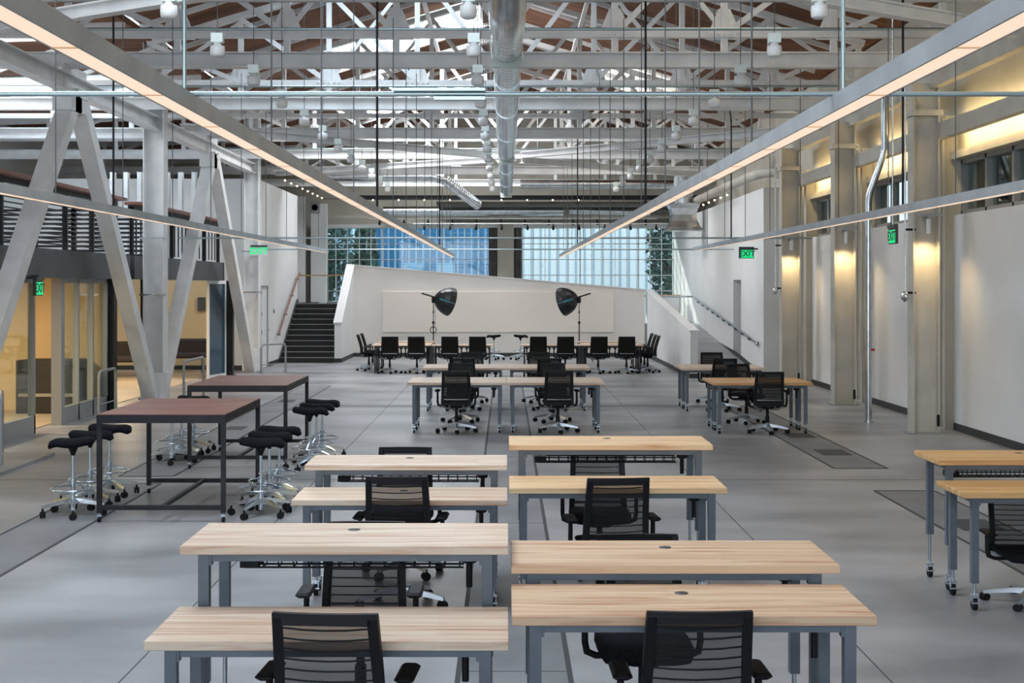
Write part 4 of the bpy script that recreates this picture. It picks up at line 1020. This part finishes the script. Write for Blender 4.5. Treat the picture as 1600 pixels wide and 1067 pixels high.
# --- studio softboxes on stands
def softbox(x, s, label, yy=40.0):
    t = thing('studio_softbox', label, 'softbox', (x, yy, 0), group='studio softboxes on stands')
    MB().cyl((0, 0, .5), (0, 0, 1.25), .017, n=10).cyl((0, 0, 1.2), (0, 0, 1.82), .012, n=10).build('stand_pole', M['black'], t)
    l_ = MB()
    for k in range(3): a = 2*math.pi*k/3+.5; MB().bar((.0, 0, .62), (.5*math.cos(a), .5*math.sin(a), .02), .02, .02).build('stand_leg', M['black'], t)
    MB().cyl((0, 0, 1.15), (0, 0, 1.23), .028, n=10).cyl((0, 0, 1.48), (0, 0, 1.54), .022, n=10).cyl((-.05, 0, 1.2), (.05, 0, 1.2), .01, n=8).build('clamp_knob', M['black'], t)
    MB().rbox((-.05, -.05, 1.78), (.05, .05, 1.95), .015).build('lamp_bracket', M['black'], t)
    ax = Vector((s*.86, .36, -.27)).normalized(); p = Vector((s*.04, 0, 1.95))
    MB().cyl(p-ax*.42-Vector((0, 0, 0)), p+ax*.02, .022, n=10).build('boom_handle', M['black'], t)
    # bowl: ribbed, apex at p, opening along ax
    prof = [(.03, 0), (.11, .03), (.23, .11), (.33, .22), (.40, .36), (.435, .5), (.43, .535)]
    n = 16; q = Vector((0, 0, 1)).rotation_difference(ax); vs = []; fs = []
    for r_, z in prof:
        for k in range(n*2):
            a = 2*math.pi*k/(n*2); rr = r_*(1 if k % 2 == 0 else .975); vs.append(p+q @ Vector((rr*math.cos(a), rr*math.sin(a), z)))
    m2 = n*2
    for i in range(len(prof)-1):
        for k in range(m2): fs.append((i*m2+k, i*m2+(k+1) % m2, (i+1)*m2+(k+1) % m2, (i+1)*m2+k))
    bw = MB().add(vs, fs, False); b_ = bw.build('bowl', M['softbox'], t)
    MB().lathe([(0, .49), (.42, .49), (.42, .5)], p, 24, ax).build('diffusion_cloth', M['screenw'], t)
    # lettering along the side facing the camera
    side = (Vector((0, -1, 0))-ax*Vector((0, -1, 0)).dot(ax)).normalized()
    for wd, at, sz, m_, bo in (('WESTCOTT', .2, .055, 'teal', .003), ('ZEPPELIN', .41, .05, 'paleprint', 0)):
        rad = {.2: .315, .41: .42}[at]
        o = lettering(wd, sz, M[m_], parent=t, depth=.003, bold=bo)
        tang = (Vector((0, 0, 0))+ax*(.14)+side*(.1 if at == .2 else .045)).normalized()
        if s > 0: xa = tang
        else: xa = -tang
        za = (side-xa*side.dot(xa)).normalized(); ya = za.cross(xa)
        o.matrix_local = Matrix.Translation(p+ax*at+side*(rad+.012)) @ Matrix((xa, ya, za)).transposed().to_4x4()
    return t
a = softbox(-2.15, 1, 'black studio softbox on a stand pointing right, left of the two')
MB().tube([(.09*math.cos(k*.5), -.03, .98+.09*math.sin(k*.5)) for k in range(13)], .012, 6, closed=True).build('cable_coil', M['black'], a)
MB().tube([(.03, -.02, 1.85), (.06, -.03, 1.4), (.05, -.03, 1.05)], .006, 5).build('power_cable', M['black'], a)
softbox(2.19, -1, 'black studio softbox on a stand pointing left, right of the two')
t = tag(MB().rbox((-6.735, 39.05, 1.5), (-6.72, 39.15, 1.62), .003).build('wall_plate', M['frame']), 'small grey plate on the white wall left of the stair rail', 'wall plate')

# ================================================================== OUTSIDE
struct('floor_outside', MB().box((-40, 49.9, -.2), (40, 120, .3)), M['asphalt'])
def facade(name, label, x0, x1, y, h, m, line, step, cat='building'):
    t = thing(name, label, cat, (0, y, 0))
    MB().box((x0, 0, 0), (x1, 5, h)).build('wall', m, t)
    g_ = MB(); n = int((x1-x0)/step)
    for k in range(n): xx = x0+step*(k+.5); g_.box((xx-step*.12, -.04, 0), (xx+step*.12, 0, h))
    g_.build('cladding_ribs', line, t); return t
t = facade('blue_building', 'bright blue clad building seen through the left window', -6.6, -.5, 66, 6.4, M['bluefacade'], M['paleblue'], .34)
for x in (-5.0, -3.4): MB().box((x, -.06, 2.2), (x+.9, -.02, 3.4)).build('louvre_window', M['paleblue'], t)
facade('clad_shed', 'pale blue white corrugated building beyond the left window', -8.4, -6.62, 65, 6.8, M['paleblue'], M['whiteclad'], .3)
t = facade('office_block', 'blue gridded office block behind the tree in the left window', -11.5, -8.45, 72, 9.0, M['bluefacade'], M['bluefacade'], .5)
for k in range(5):
    for i in range(7): MB().box((-11.3+i*.42, -.08, .6+k*1.0), (-11.05+i*.42, -.02, 1.3+k*1.0)).build('window', M['whiteclad'], t)
facade('white_shed', 'large white corrugated building filling the right window', .2, 9.6, 64, 7.5, M['whiteclad'], M['cladline'], .42)
def tree(x, y, h, r_, label, seed):
    rnd = random.Random(seed); t = thing('tree', label, 'tree', (x, y, .3))
    tr2 = MB().tube([(0, 0, 0), (.1, 0, h*.35), (-.05, .1, h*.7)], [.16, .12, .07], 8)
    for k in range(4): a = k*1.6; tr2.tube([(0, 0, h*.4), (r_*.5*math.cos(a), r_*.5*math.sin(a), h*.65)], [.07, .03], 6)
    tr2.build('trunk', M['bark'], t)
    lf = MB()
    for k in range(1500):
        while True:
            p = Vector((rnd.uniform(-1, 1), rnd.uniform(-1, 1), rnd.uniform(-1, 1)))
            if p.length < 1: break
        c = Vector((p.x*r_, p.y*r_, h*.62+p.z*h*.42)); u = Vector((rnd.uniform(-1, 1), rnd.uniform(-1, 1), rnd.uniform(-1, 1))).normalized(); v_ = u.orthogonal().normalized(); s = rnd.uniform(.09, .2)
        lf.add([c-u*s, c+v_*s*.5, c+u*s, c-v_*s*.5], [(0, 1, 2, 3)])
    o = lf.build('foliage', M['leaf'], t)
tree(-7.9, 60, 5.8, 1.15, 'leafy street tree at the left of the left window', 3)
tree(-5.9, 56.5, 4.6, .55, 'slender leafy tree right beside the first in the left window', 5)
tree(7.0, 58, 5.6, .95, 'leafy tree at the right end of the right window', 9)
